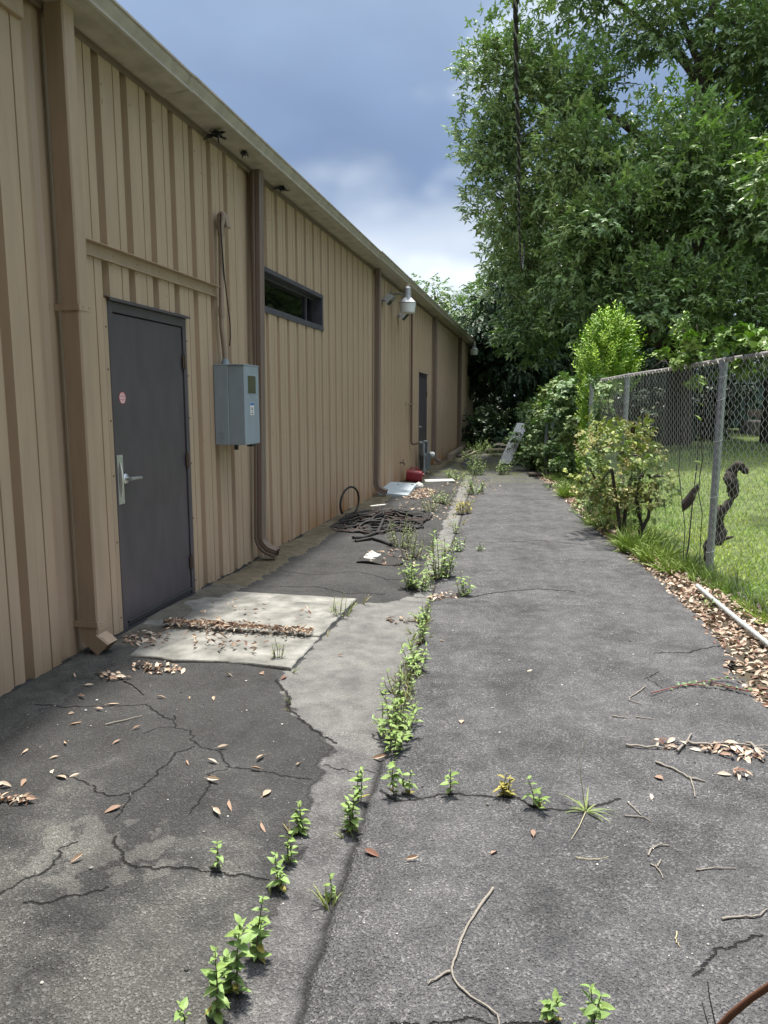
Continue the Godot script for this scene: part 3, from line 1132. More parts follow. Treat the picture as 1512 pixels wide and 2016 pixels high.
func barn_light(at: Vector3, reach: float, label: String) -> Node3D:   # at: the foot of its arm on the wall
	var o := thing("barn_light", label, "outdoor light", at, "dusk-to-dawn lights on the wall")
	var mb := MB.new()
	mb.span(Vector3(0, -0.06, -0.03), Vector3(0.012, 0.06, 0.03), 0.003)
	mb.tube([Vector3(0.01, 0.0, 0), Vector3(reach * 0.5, 0.02, 0), Vector3(reach - 0.05, 0.0, 0)], [0.017], 10)
	obj("arm", mb, M["galvanised"], o)
	var xf := Transform3D(Basis(), Vector3(reach, 0, 0))
	mb = MB.new()
	mb.lathe([[0.0005, 0.175], [0.03, 0.172], [0.034, 0.15], [0.034, 0.132]].map(func(q): return [q[0], q[1]]), 16, xf)
	obj("photocell", mb, M["conduit paint"], o)
	mb = MB.new()
	mb.lathe([[0.072, -0.055], [0.066, 0.0], [0.062, 0.105], [0.05, 0.13], [0.0005, 0.134]], 24, xf)
	obj("ballast_housing", mb, M["dull aluminium"], o)
	mb = MB.new()
	var sides := 36
	for k in sides:   # ribbed flare
		var a := TAU * k / sides
		var b := TAU * (k + 1) / sides
		var m := (a + b) / 2
		var q := func(r: float, y: float, t: float) -> Vector3: return xf.origin + Vector3(r * cos(t), y, r * sin(t))
		mb.quad(q.call(0.074, -0.055, a), q.call(0.152, -0.135, a), q.call(0.146, -0.137, m), q.call(0.069, -0.056, m))
		mb.quad(q.call(0.069, -0.056, m), q.call(0.146, -0.137, m), q.call(0.152, -0.135, b), q.call(0.074, -0.055, b))
	mb.lathe([[0.150, -0.149], [0.155, -0.147], [0.155, -0.137], [0.150, -0.134]], 36, xf)
	obj("reflector", mb, M["dull aluminium"], o)
	mb = MB.new()
	mb.lathe([[0.0005, -0.322], [0.09, -0.32], [0.122, -0.312], [0.128, -0.302], [0.149, -0.149]], 36, xf)
	obj("lens", mb, M["frosted lens"], o)
	return o


func gas_line() -> void:
	var o := thing("gas_pipe", "thin brown gas pipe running down the wall with a bracket", "pipe", Vector3(WX, 0.7, -15.0))
	var mb := MB.new()
	mb.tube([Vector3(0.05, 2.75, 0.0), Vector3(0.05, 0.08, 0.0), Vector3(0.055, 0.03, 0.0), Vector3(0.075, 0.0, -0.02), Vector3(0.09, 0.0, -0.08), Vector3(0.1, 0.0, -0.62)], [0.022], 10)
	obj("pipe", mb, M["rusty pipe"], o)
	mb = MB.new()
	mb.span(Vector3(0.0, 0.80, -0.10), Vector3(0.085, 0.835, -0.075), 0.003)
	mb.span(Vector3(0.0, 0.80, 0.30), Vector3(0.012, 0.85, 0.45), 0.003)
	mb.span(Vector3(0.05, 0.805, -0.09), Vector3(0.07, 0.825, 0.42), 0.004)
	obj("bracket", mb, M["conduit paint"], o)

	o = thing("gas_meter", "grey gas meter with regulator and elbows by the far door", "gas meter", Vector3(-2.5, 0.0, -15.85))
	mb = MB.new()
	mb.tube([Vector3(-0.07, 0.70, 0.22), Vector3(-0.04, 0.70, 0.06), Vector3(-0.02, 0.69, 0.0), Vector3(0.0, 0.66, 0.0), Vector3(0.0, 0.46, 0.0)], [0.028], 10)
	mb.tube([Vector3(0.07, 0.46, -0.1), Vector3(0.07, 0.70, -0.1), Vector3(0.05, 0.72, -0.06), Vector3(0.0, 0.72, 0.0)], [0.026], 10)
	mb.tube([Vector3(0.03, 0.50, 0.1), Vector3(0.035, 0.2, 0.11), Vector3(0.03, 0.0, 0.11)], [0.022], 10)
	for p in [Vector3(0.0, 0.62, 0.0), Vector3(0.035, 0.44, 0.105), Vector3(0.033, 0.12, 0.11)]:
		mb.tube([p - Vector3(0, 0.03, 0), p + Vector3(0, 0.03, 0)], [0.038], 8)
	obj("piping", mb, M["grey pipe"], o)
	mb = MB.new()
	mb.tube([Vector3(0.03, 0.10, -0.06), Vector3(0.03, 0.13, -0.06), Vector3(0.03, 0.36, -0.06), Vector3(0.03, 0.38, -0.06), Vector3(0.03, 0.44, -0.06), Vector3(0.03, 0.47, -0.06)], [0.09, 0.115, 0.12, 0.135, 0.125, 0.07], 18)
	obj("meter_body", mb, M["meter grey"], o)
	mb = MB.new()
	mb.tube([Vector3(0.12, 0.42, -0.16), Vector3(0.2, 0.42, -0.17)], [0.075, 0.07], 16)
	mb.tube([Vector3(0.2, 0.42, -0.17), Vector3(0.22, 0.42, -0.172)], [0.055, 0.05], 16)
	obj("dial", mb, M["pale grey"], o)
	mb = MB.new()
	mb.tube([Vector3(0.0, 0.47, 0.0), Vector3(0.0, 0.43, 0.0), Vector3(0.0, 0.39, 0.0)], [0.05, 0.065, 0.04], 14)
	obj("regulator", mb, M["grey pipe"], o)

	o = thing("wall_spigot", "small brass garden spigot low on the tan wall", "tap", Vector3(WX, 0.40, -14.0))
	mb = MB.new()
	mb.tube([Vector3(0, 0, 0), Vector3(0.06, 0, 0), Vector3(0.085, -0.01, 0), Vector3(0.1, -0.05, 0)], [0.014, 0.014, 0.016, 0.012], 8)
	obj("spout", mb, M["bronze"], o)
	mb = MB.new()
	mb.tube([Vector3(0.06, 0.0, 0), Vector3(0.075, 0.055, 0)], [0.007], 6)
	mb.tube([Vector3(0.075, 0.058, -0.045), Vector3(0.075, 0.058, 0.045)], [0.008], 6)
	obj("tap_handle", mb, M["rusty pipe"], o)


func curl_run(p0: Vector3, n: int, spread: float, height: float) -> Array:   # a lazy wandering path that keeps to a heap
	var out := []
	var p := p0 + Vector3(rr(-0.45, 0.35), 0, rr(-0.7, 0.7)) * spread
	var h := rr(0, TAU)
	var bend := rr(-0.5, 0.5)
	var lift := rr(0.05, 1.0)
	for i in n:
		bend = clampf(bend + rr(-0.22, 0.22), -0.75, 0.75)
		h += bend
		var d := Vector3(cos(h) * 0.085, 0, sin(h) * 0.11)
		if absf(p.x + d.x) > 0.55 or absf(p.z + d.z) > 1.0:
			var back := atan2(-p.z, -p.x)
			h = lerp_angle(h, back, 0.5)
			d = Vector3(cos(h) * 0.085, 0, sin(h) * 0.11)
		p += d
		var mid := exp(-(p.x * p.x / 0.14 + p.z * p.z / 0.4))
		out.append(Vector3(p.x, 0.014 + height * lift * mid + 0.012 * absf(sin(i * 1.3 + lift * 9.0)), p.z))
	return out


func litter_things() -> void:
	# heap of dark cable, each run its own part
	var o := thing("cable_heap", "tangled heap of dark rubber cable beside the wall", "cable", Vector3(-2.0, gy(-2.0, -9.3), -9.3))
	for i in 26:
		var mb := MB.new()
		mb.tube(curl_run(Vector3.ZERO, rng.randi_range(20, 40), 1.0, 0.12), [rr(0.009, 0.017)], 7)
		obj("cable_run", mb, M["rust rubber"] if i % 4 == 1 else M["black rubber"], o)
	var mb := MB.new()
	var lp := []
	for i in 22:   # the loop that stands up against the wall
		var a := -2.2 + 4.9 * i / 21.0
		lp.append(Vector3(-0.5 + 0.11 * sin(a) * 0.3, 0.22 + 0.2 * cos(a) * 1.0, -0.25 - 0.36 * sin(a)))
	mb.tube(lp, [0.014], 8)
	obj("cable_loop", mb, M["black rubber"], o)
	for e in [[Vector3(-0.02, 0.05, 1.45), Vector3(0.05, 0.02, 1.25), Vector3(0.14, 0.03, 0.9), Vector3(0.1, 0.1, 0.4)], [Vector3(0.46, 0.02, 1.65), Vector3(0.33, 0.03, 1.5), Vector3(0.17, 0.03, 1.32), Vector3(0.02, 0.02, 1.5)], [Vector3(0.4, 0.02, -0.8), Vector3(0.2, 0.05, -0.7), Vector3(-0.1, 0.06, -0.3), Vector3(-0.3, 0.1, 0.1)]]:
		mb = MB.new()
		mb.tube(e, [0.019], 8)
		obj("cable_run", mb, M["black rubber"], o)
	mb = MB.new()
	mb.box(Vector3(-0.08, 0.2, -0.1), Vector3(0.2, 0.025, 0.05), 0.004, turn(0.3, 0.1))
	tag(obj("white_strip", mb, M["dirty white"]), "short white plastic strip lying on the cable heap", "plastic scrap").position = o.position

	# grey metal lid lying on the downspout side
	o = thing("grey_sheet", "flat pale grey metal cabinet lid lying by the wall", "lid", Vector3(-2.42, 0.0, -12.55))
	mb = MB.new()
	var bs := turn(0.06, -0.06, 0.035)
	mb.box(Vector3(0, 0.075, 0), Vector3(0.5, 0.006, 1.35), 0.002, bs)
	obj("panel", mb, M["lid grey"], o)
	mb = MB.new()
	for e in [[Vector3(0, 0.045, 0.672), Vector3(0.5, 0.056, 0.006)], [Vector3(0, 0.045, -0.672), Vector3(0.5, 0.056, 0.006)], [Vector3(0.247, 0.045, 0), Vector3(0.006, 0.056, 1.338)], [Vector3(-0.247, 0.045, 0), Vector3(0.006, 0.056, 1.338)]]:
		mb.box(bs * e[0], e[1], 0.001, bs)
	obj("rim", mb, M["lid grey"], o)
	mb = MB.new()
	mb.box(bs * Vector3(-0.05, 0.081, -0.35), Vector3(0.02, 0.008, 0.05), 0.002, bs)
	mb.box(bs * Vector3(0.19, 0.081, -0.5), Vector3(0.05, 0.006, 0.06), 0.002, bs)
	obj("catch", mb, M["dark metal"], o)

	# red fuel can on its side
	o = thing("red_can", "faded red plastic fuel can lying on its side by the wall", "fuel can", Vector3(-2.43, 0.01, -14.2))
	o.scale = Vector3.ONE * 0.8
	mb = MB.new()
	var hull := Basis(Vector3.UP, 0.15) * Basis(Vector3.BACK, -0.1)
	var rings := []
	for q in [[-0.2, 0.10, 0.10], [-0.185, 0.14, 0.15], [-0.06, 0.15, 0.165], [0.06, 0.15, 0.16], [0.16, 0.145, 0.15], [0.2, 0.11, 0.11]]:
		var rg: Array[Vector3] = []
		for k in 20:
			var a := TAU * k / 20
			var ca := signf(cos(a)) * pow(absf(cos(a)), 0.5)
			var sa := signf(sin(a)) * pow(absf(sin(a)), 0.5)
			rg.append(hull * Vector3(q[0], 0.155 + q[1] * sa * (1.0 - 0.25 * (q[0] + 0.2)), q[2] * ca))
		rings.append(rg)
	for i in rings.size() - 1:
		for k in 20:
			var k1 := (k + 1) % 20
			mb.quad(rings[i][k1], rings[i][k], rings[i + 1][k], rings[i + 1][k1])
	for e in [0, rings.size() - 1]:
		var m := Vector3()
		for p in rings[e]:
			m += p / 20.0
		for k in 20:
			mb.tri(m, rings[e][k], rings[e][(k + 1) % 20])
	obj("body", mb, M["can red"], o)
	mb = MB.new()
	mb.tube([hull * Vector3(-0.12, 0.3, 0), hull * Vector3(-0.1, 0.345, 0), hull * Vector3(0.0, 0.355, 0), hull * Vector3(0.08, 0.34, 0), hull * Vector3(0.1, 0.29, 0)], [0.016], 8)
	obj("handle", mb, M["can red"], o)
	mb = MB.new()
	mb.tube([hull * Vector3(0.2, 0.2, 0.03), hull * Vector3(0.235, 0.205, 0.03)], [0.032, 0.03], 12)
	obj("cap", mb, M["can red"], o)

	# crumpled white rag or bag in front of it
	for e in [[-2.22, -13.55, 0.085, "crumpled white plastic bag in front of the red can"], [-1.62, -7.05, 0.07, "crumpled white paper scrap at the edge of the black mat"]]:
		mb = MB.new()
		var r2 := RandomNumberGenerator.new()
		r2.seed = int(e[0] * -900)
		var g := []
		for j in 6:
			var row := []
			for i in 10:
				var a := TAU * i / 10
				var q: float = e[2] * sin(PI * (0.1 + 0.45 * j / 5.0 + 0.45)) * r2.randf_range(0.7, 1.4) if j < 5 else 0.001
				row.append(Vector3(e[0] + q * cos(a) * 1.3, gy(e[0], e[1]) + e[2] * j / 5.0 * r2.randf_range(0.7, 1.1) if j else gy(e[0], e[1]), e[1] + q * sin(a) * 1.5))
			g.append(row)
		for j in 5:
			for i in 10:
				mb.quad(g[j][(i + 1) % 10], g[j][i], g[j + 1][i], g[j + 1][(i + 1) % 10])
		tag(obj("white_scrap", mb, M["dirty white"]), e[3], "litter")

	# long white board flat on the ground
	mb = MB.new()
	mb.box(Vector3(0, 0.012, 0), Vector3(0.58, 0.012, 0.32), 0.003, turn(0.25, 0.02, 0.03))
	var bd := tag(obj("white_board", mb, M["dirty white"]), "narrow dirty white board lying flat beyond the red can", "board")
	bd.position = Vector3(-1.98, gy(-1.98, -14.6) + 0.01, -14.6)

	# black rubber mat half under the weeds
	mb = MB.new()
	for i in 8:
		for j in 6:
			var q := func(a: int, b: int) -> Vector3:
				var x := -1.71 + 0.42 * a / 8.0 + 0.02 * sin(b * 1.3)
				var z := -6.76 - 0.40 * b / 6.0 - 0.02 * sin(a * 0.9)
				return Vector3(x, gy(x, z) + 0.016 + 0.012 * sin(a * 0.8 + b), z)
			mb.quad(q.call(i, j), q.call(i + 1, j), q.call(i + 1, j + 1), q.call(i, j + 1))
			if j == 0:
				mb.quad(q.call(i, 0) - Vector3(0, 0.016, 0), q.call(i + 1, 0) - Vector3(0, 0.016, 0), q.call(i + 1, 0), q.call(i, 0))
			if i == 0:
				mb.quad(q.call(0, j + 1) - Vector3(0, 0.016, 0), q.call(0, j) - Vector3(0, 0.016, 0), q.call(0, j), q.call(0, j + 1))
	tag(obj("rubber_mat", mb, M["black rubber"]), "square of black rubber matting lying on the asphalt", "mat")

	# timbers along the wall far down
	var tl := [["grey weathered square timber lying against the wall foot", Vector3(-2.52, 0.09, -22.6), Vector3(0.16, 0.16, 4.4), 0.02], ["thin dark plank beside the square timber", Vector3(-2.3, 0.04, -23.0), Vector3(0.14, 0.05, 3.4), -0.02], ["narrow pale stick of wood outermost of the timbers", Vector3(-2.12, 0.03, -22.4), Vector3(0.05, 0.04, 3.0), -0.05]]
	for i in 3:
		mb = MB.new()
		mb.box(Vector3(), tl[i][2], 0.008, Basis(Vector3.UP, tl[i][3]))
		var q := tag(obj("timber", mb, M["old wood"] if i != 1 else M["dark wood"]), tl[i][0], "timber", "timbers along the foot of the wall")
		q.position = tl[i][1]

	# a dark tilted plate standing in the weeds
	mb = MB.new()
	mb.box(Vector3(0, 0.13, 0), Vector3(0.24, 0.22, 0.012), 0.003, Basis(Vector3.UP, 0.3) * Basis(Vector3.RIGHT, -0.7) * Basis(Vector3.BACK, 0.75))
	tag(obj("black_plate", mb, M["black rubber"]), "black square plate propped on its corner in the weeds", "plate").position = Vector3(-1.74, gy(-1.74, -17.9), -17.9)

	# ribbed sheet leaning on the vines
	var sh := thing("ribbed_sheet", "pale ribbed metal sheet leaning against the vine-covered fence", "metal sheet", Vector3(-0.92, 0.04, -18.9))
	mb = MB.new()
	var sb := Basis(Vector3.UP, 0.55) * Basis(Vector3.BACK, -0.46)
	for k in 5:
		var z0 := 0.28 - k * 0.11
		for e in [[0.0, 0.0, 0.05, 0.0], [0.05, 0.0, 0.065, 0.022], [0.065, 0.022, 0.095, 0.022], [0.095, 0.022, 0.11, 0.0]]:
			mb.quad(sb * Vector3(-e[1] * 0.6, 0, z0 - e[0]), sb * Vector3(-e[3] * 0.6, 0, z0 - e[2]), sb * Vector3(-e[3] * 0.6, 1.12, z0 - e[2]), sb * Vector3(-e[1] * 0.6, 1.12, z0 - e[0]))
	obj("sheet", mb, M["pale grey"], sh)

	# logs on the ground
	for e in [[0.0, -16.0, 0.55, 0.05, 0.35, "short dark branch log lying across the drive edge"], [-1.05, -23.6, 1.3, 0.08, 0.15, "long grey log on the ground at the end of the drive"]]:
		mb = MB.new()
		var lg := []
		for i in 7:
			lg.append(Vector3(e[2] * (i / 6.0 - 0.5), rr(-0.01, 0.01), rr(-0.02, 0.02)))
		mb.tube(lg, [e[3], e[3] * 0.95, e[3] * 1.05, e[3] * 0.9, e[3] * 0.9, e[3] * 0.8, e[3] * 0.6], 9)
		var q := tag(obj("log", mb, M["bark"]), e[5], "log")
		q.position = Vector3(e[0], gy(e[0], e[1]) + e[3] * 0.85, e[1])
		q.rotation.y = e[4]

	# grey plastic pipe on the leaves
	mb = MB.new()
	var pv := []
	for q in [[1.27, -6.3], [1.3, -5.95], [1.36, -5.3], [1.41, -4.83], [1.5, -3.9], [1.58, -3.2]]:
		pv.append(Vector3(q[0], lawn_y(q[0], q[1]) + 0.055, q[1]))
	mb.tube(pv, [0.017], 12)
	tag(obj("plastic_pipe", mb, M["pipe grey"]), "long pale grey plastic pipe lying on the leaf litter", "pipe")

	# bird or wasp nests under the gutter
	for e in [[-2.56, 3.585, -5.75, 0.075, "black ragged mud nest under the gutter before the second downspout"], [-2.56, 3.59, -7.25, 0.06, "smaller black nest under the gutter past the second downspout"], [-2.53, 3.597, -6.22, 0.03, "tiny dark nest remnant under the gutter between two black nests"]]:
		var ns := thing("mud_nest", e[4], "nest", Vector3(e[0], e[1], e[2]), "nests under the gutter")
		mb = MB.new()
		mb.tube([Vector3(0, 0.03, 0), Vector3(0, 0.01, 0), Vector3(0.005, -0.012, 0), Vector3(0, -0.02, 0)], [e[3] * 0.3, e[3] * 0.42, e[3] * 0.3, e[3] * 0.1], 7)
		obj("core", mb, M["tar"], ns)
		mb = MB.new()
		for i in 14:
			var a := rr(0, TAU)
			var le: float = e[3] * rr(0.6, 1.7)
			mb.tube([Vector3(0, 0.005, 0), Vector3(cos(a) * le * 0.6, rr(-0.01, 0.012), sin(a) * le * 0.6), Vector3(cos(a) * le, rr(-0.03, 0.01), sin(a) * le)], [0.009, 0.007, 0.004], 5)
		obj("strands", mb, M["tar"], ns)

	# two-strand service cable overhead
	o = thing("overhead_cable", "twisted black overhead service cable running down the drive", "cable", Vector3(0, 3.9, -4))
	var axis := [Vector3(0.25, 1.5, 14), Vector3(0.1, 0.55, 8), Vector3(-0.05, 0.06, 1.5), Vector3(-0.2, -0.02, -0.4), Vector3(-0.254, 0.02, -1.5), Vector3(-0.31, 0.03, -3.9), Vector3(-0.363, 0.035, -5.6), Vector3(-0.447, 0.04, -9.2), Vector3(-0.56, 0.75, -14), Vector3(-0.65, 2.2, -18), Vector3(-0.8, 4.2, -23)]
	var cv := Curve3D.new()
	for i in axis.size():
		var t: Vector3 = (axis[mini(i + 1, axis.size() - 1)] - axis[maxi(i - 1, 0)]) / 6.0
		cv.add_point(axis[i], -t, t)
	for k in 3:
		mb = MB.new()
		var pts := []
		var s := 0.0
		while s < cv.get_baked_length():
			var p := cv.sample_baked(s)
			var a := s / 0.42 * TAU + TAU * k / 3
			pts.append(p + Vector3(cos(a), sin(a), 0) * 0.0095)
			s += 0.05
		mb.tube(pts, [0.0105 if k else 0.0065], 6)
		obj("strand", mb, M["black rubber"] if k else M["galvanised"], o)


func fence() -> void:
	var f := thing("chain_link_fence", "galvanised chain-link fence with top rail along the drive", "fence", Vector3.ZERO)
	var top := 1.87
	var lean := Vector3(0.012, 0, 0)
	var posts := [-0.6, -3.65, -6.75, -9.95, -12.15]
	for i in posts.size():
		var z: float = posts[i]
		var x := fence_x(z)
		var mb := MB.new()
		var y0 := lawn_y(x, z) - 0.05
		mb.tube([Vector3(x, y0, z), Vector3(x, top - 0.055, z) + lean], [0.031], 14)
		var po := obj("post", mb, M["galvanised"], f)
		mb = MB.new()
		mb.tube([Vector3(x, top - 0.075, z) + lean, Vector3(x, top - 0.02, z) + lean, Vector3(x, top + 0.0, z) + lean, Vector3(x, top + 0.03, z) + lean], [0.035, 0.035, 0.024, 0.012], 14)
		obj("post_cap", mb, M["galvanised"], po)
		for y in [0.24, 0.72, 1.2, 1.55, 1.74]:
			mb = MB.new()
			var c := []
			for k in 13:
				var a := TAU * k / 12
				c.append(Vector3(x + 0.035 * cos(a), y + 0.012 * cos(a) + 0.01 * sin(i + y), z + 0.035 * sin(a)) + lean * y / top)
			mb.tube(c, [0.003], 5)
			obj("tie_wire", mb, M["bright wire"], po)
	for i in posts.size() - 1:
		var a := Vector3(fence_x(posts[i]), top, posts[i]) + lean
		var b := Vector3(fence_x(posts[i + 1]), top, posts[i + 1]) + lean
		var mb := MB.new()
		mb.tube([a, a.lerp(b, 0.5) - Vector3(0, 0.006, 0), b], [0.0205], 12)
		obj("top_rail", mb, M["rail metal"], f)
		# woven wire between the posts: each zigzag wire hooks into the next
		mb = MB.new()
		var le := Vector2(a.x - b.x, a.z - b.z).length()
		var pitch := 0.062
		var n := int(le / pitch)
		for k in n:
			var pts := []
			var y := lawn_y(a.x, a.z) + 0.03
			var j := 0
			var sag := wob.get_noise_1d(k * 8 + i * 500) * 0.012
			while y < top + 0.02:
				var s := (k + ((j + k) % 2)) / float(n)
				var p := a.lerp(b, s)
				var belly := 0.05 * sin(y * 1.7) * sin(s * PI) + sag
				pts.append(Vector3(p.x - 0.03 + belly + (0.004 if (j + k) % 2 else -0.004), y + 0.006 * sin(k * 1.7 + j), p.z))
				y += 0.036
				j += 1
			mb.tube(pts, [0.0021], 3, false)
		obj("chain_link_mesh", mb, M["bright wire"], f).set_meta("kind", "stuff")

	# the older fence under the vines: a slatted grey panel still shows
	var o := thing("slat_panel", "grey slatted fence panel showing through the vines", "fence panel", Vector3(0.36, 0.0, -16.25))
	var bs := Basis(Vector3.UP, -0.3)
	for i in 7:
		var mb := MB.new()
		mb.box(bs * Vector3(-0.15 + i * 0.13, 0.85, 0), Vector3(0.085, 1.25 + 0.05 * sin(i * 2.0), 0.012), 0.002, bs)
		obj("slat", mb, M["slat grey"], o)
	var mb := MB.new()
	mb.tube([bs * Vector3(-0.3, 0, -0.02), bs * Vector3(-0.3, 1.5, -0.02)], [0.035], 10)
	obj("post", mb, M["slat grey"], o)

	# thick old vine wound through the fence wire
	o = thing("twisted_vine", "gnarled dark dead vine trunk twisting through the wire by the near post", "vine", Vector3(fence_x(-6.98), 0, -6.98))
	var w := [[0.328, 0.917, 0.02], [0.314, 0.935, 0.03], [0.286, 0.972, 0.04], [0.264, 0.981, 0.02], [0.216, 0.915, -0.02], [0.194, 0.858, 0.02], [0.232, 0.794, 0.03], [0.246, 0.719, -0.02], [0.239, 0.681, -0.03], [0.174, 0.604, 0.02], [0.116, 0.555, 0.03], [0.138, 0.479, -0.02], [0.162, 0.375, -0.03], [0.131, 0.307, 0.02], [0.078, 0.305, 0.03], [0.055, 0.246, 0.02], [0.068, 0.170, -0.02], [0.078, 0.020, 0.00]]
	var pts := []
	var rad := []
	var base := [0.016, 0.03, 0.026, 0.034, 0.046, 0.05, 0.045, 0.034, 0.017, 0.036, 0.046, 0.04, 0.046, 0.048, 0.036, 0.043, 0.036, 0.04]
	for i in w.size():
		for s in 4:
			var q: Array = w[mini(i + 1, w.size() - 1)]
			if i == w.size() - 1 and s > 0:
				break
			pts.append(Vector3(w[i][0], w[i][1], w[i][2]).lerp(Vector3(q[0], q[1], q[2]), s / 4.0) + Vector3(rr(-0.008, 0.008), 0, rr(-0.008, 0.008)))
			rad.append(lerpf(base[i], base[mini(i + 1, base.size() - 1)], s / 4.0) * rr(0.86, 1.16))
	mb = MB.new()
	mb.tube(pts, rad, 16)
	for i in mb.v.size():   # stringy, twisted bark
		var k := i % 16
		var row := i / 16
		mb.v[i] += mb.n[i] * (0.010 * (absf(sin(k * 1.2 + row * 0.35)) - 0.5) + 0.008 * wob.get_noise_3d(mb.v[i].x * 2500, mb.v[i].y * 900, mb.v[i].z * 2500))
	obj("stem", mb, M["dead vine"], o)
	for e in 9:   # peeling strands
		var i0 := rng.randi_range(6, pts.size() - 14)
		var q := []
		for i in 7:
			q.append(pts[i0 + i] + Vector3(rr(-1, 1), rr(-1, 1), rr(-0.3, 1)).normalized() * rad[i0 + i] * (1.1 + 0.12 * absf(i - 3.0)))
		mb = MB.new()
		mb.tube(q, [0.006, 0.005, 0.004, 0.005, 0.004, 0.003, 0.002], 5)
		obj("strand", mb, M["dead vine"], o)
	mb = MB.new()
	mb.tube([Vector3(0.12, 0.32, 0.0), Vector3(0.2, 0.33, 0.02), Vector3(0.26, 0.35, 0.03)], [0.03, 0.018, 0.008], 6)
	obj("stub", mb, M["dead vine"], o)
	mb = MB.new()
	mb.tube([Vector3(0.05, 0.80, 0.02), Vector3(0.02, 0.74, 0.0), Vector3(-0.01, 0.68, 0.02), Vector3(-0.05, 0.61, 0.0), Vector3(-0.06, 0.57, 0.0), Vector3(-0.075, 0.62, 0.0)], [0.012, 0.03, 0.042, 0.045, 0.036, 0.012], 9)
	tag(obj("vine_stub", mb, M["dead vine"]), "short dead vine stub hanging in the wire left of the near post", "vine stub").position = Vector3(fence_x(-7.3), -0.03, -7.3)


func yonder() -> void:   # what lies beyond the lawn
	var o := thing("concrete_block", "low pale concrete slab beyond the lawn on the right", "slab", Vector3(8.85, lawn_y(8.85, -27) - 0.05, -27))
	var mb := MB.new()
	mb.box(Vector3(0, 0.25, 0), Vector3(4.2, 0.5, 2.6), 0.05)
	obj("block", mb, M["old concrete far"], o)
	mb = MB.new()
	mb.box(Vector3(0.15, 0.56, 0), Vector3(3.6, 0.1, 2.2), 0.03)
	obj("cap_stone", mb, M["old concrete far"], o)
	mb = MB.new()
	mb.box(Vector3(), Vector3(1.3, 0.24, 0.3), 0.02)
	tag(obj("wooden_beam", mb, M["old wood"]), "brown weathered beam lying on the left end of the concrete slab", "beam").position = Vector3(7.5, lawn_y(8.85, -27) + 0.68, -27.75)
	o = thing("green_container", "dark green container in the shade behind the lawn", "container", Vector3(8.6, lawn_y(8.6, -31) - 0.02, -31.5))
	mb = MB.new()
	mb.box(Vector3(0, 0.85, 0), Vector3(3.4, 1.6, 1.6), 0.03)
	obj("body", mb, M["container green"], o)
	mb = MB.new()
	mb.box(Vector3(0, 1.68, 0), Vector3(3.6, 0.06, 1.8), 0.02)
	obj("lid", mb, M["container green"], o)
	mb = MB.new()
	for x in [-1.5, -0.75, 0.0, 0.75, 1.5]:
		mb.box(Vector3(x, 0.85, 0.83), Vector3(0.08, 1.5, 0.06), 0.01)
	obj("ribs", mb, M["container green"], o)
	o = thing("teal_bin", "teal green bin standing on the concrete slab at the right edge", "bin", Vector3(8.45, lawn_y(8.85, -27) + 0.55, -26.9))
	mb = MB.new()
	mb.box(Vector3(0, 0.66, 0), Vector3(1.2, 1.3, 0.9), 0.04)
	obj("body", mb, M["teal"], o)
	mb = MB.new()
	mb.box(Vector3(0, 1.355, 0), Vector3(1.3, 0.08, 1.0), 0.03)
	obj("lid", mb, M["teal"], o)


# ---------------------------------------------------------------- plants
var SPRAY := {}


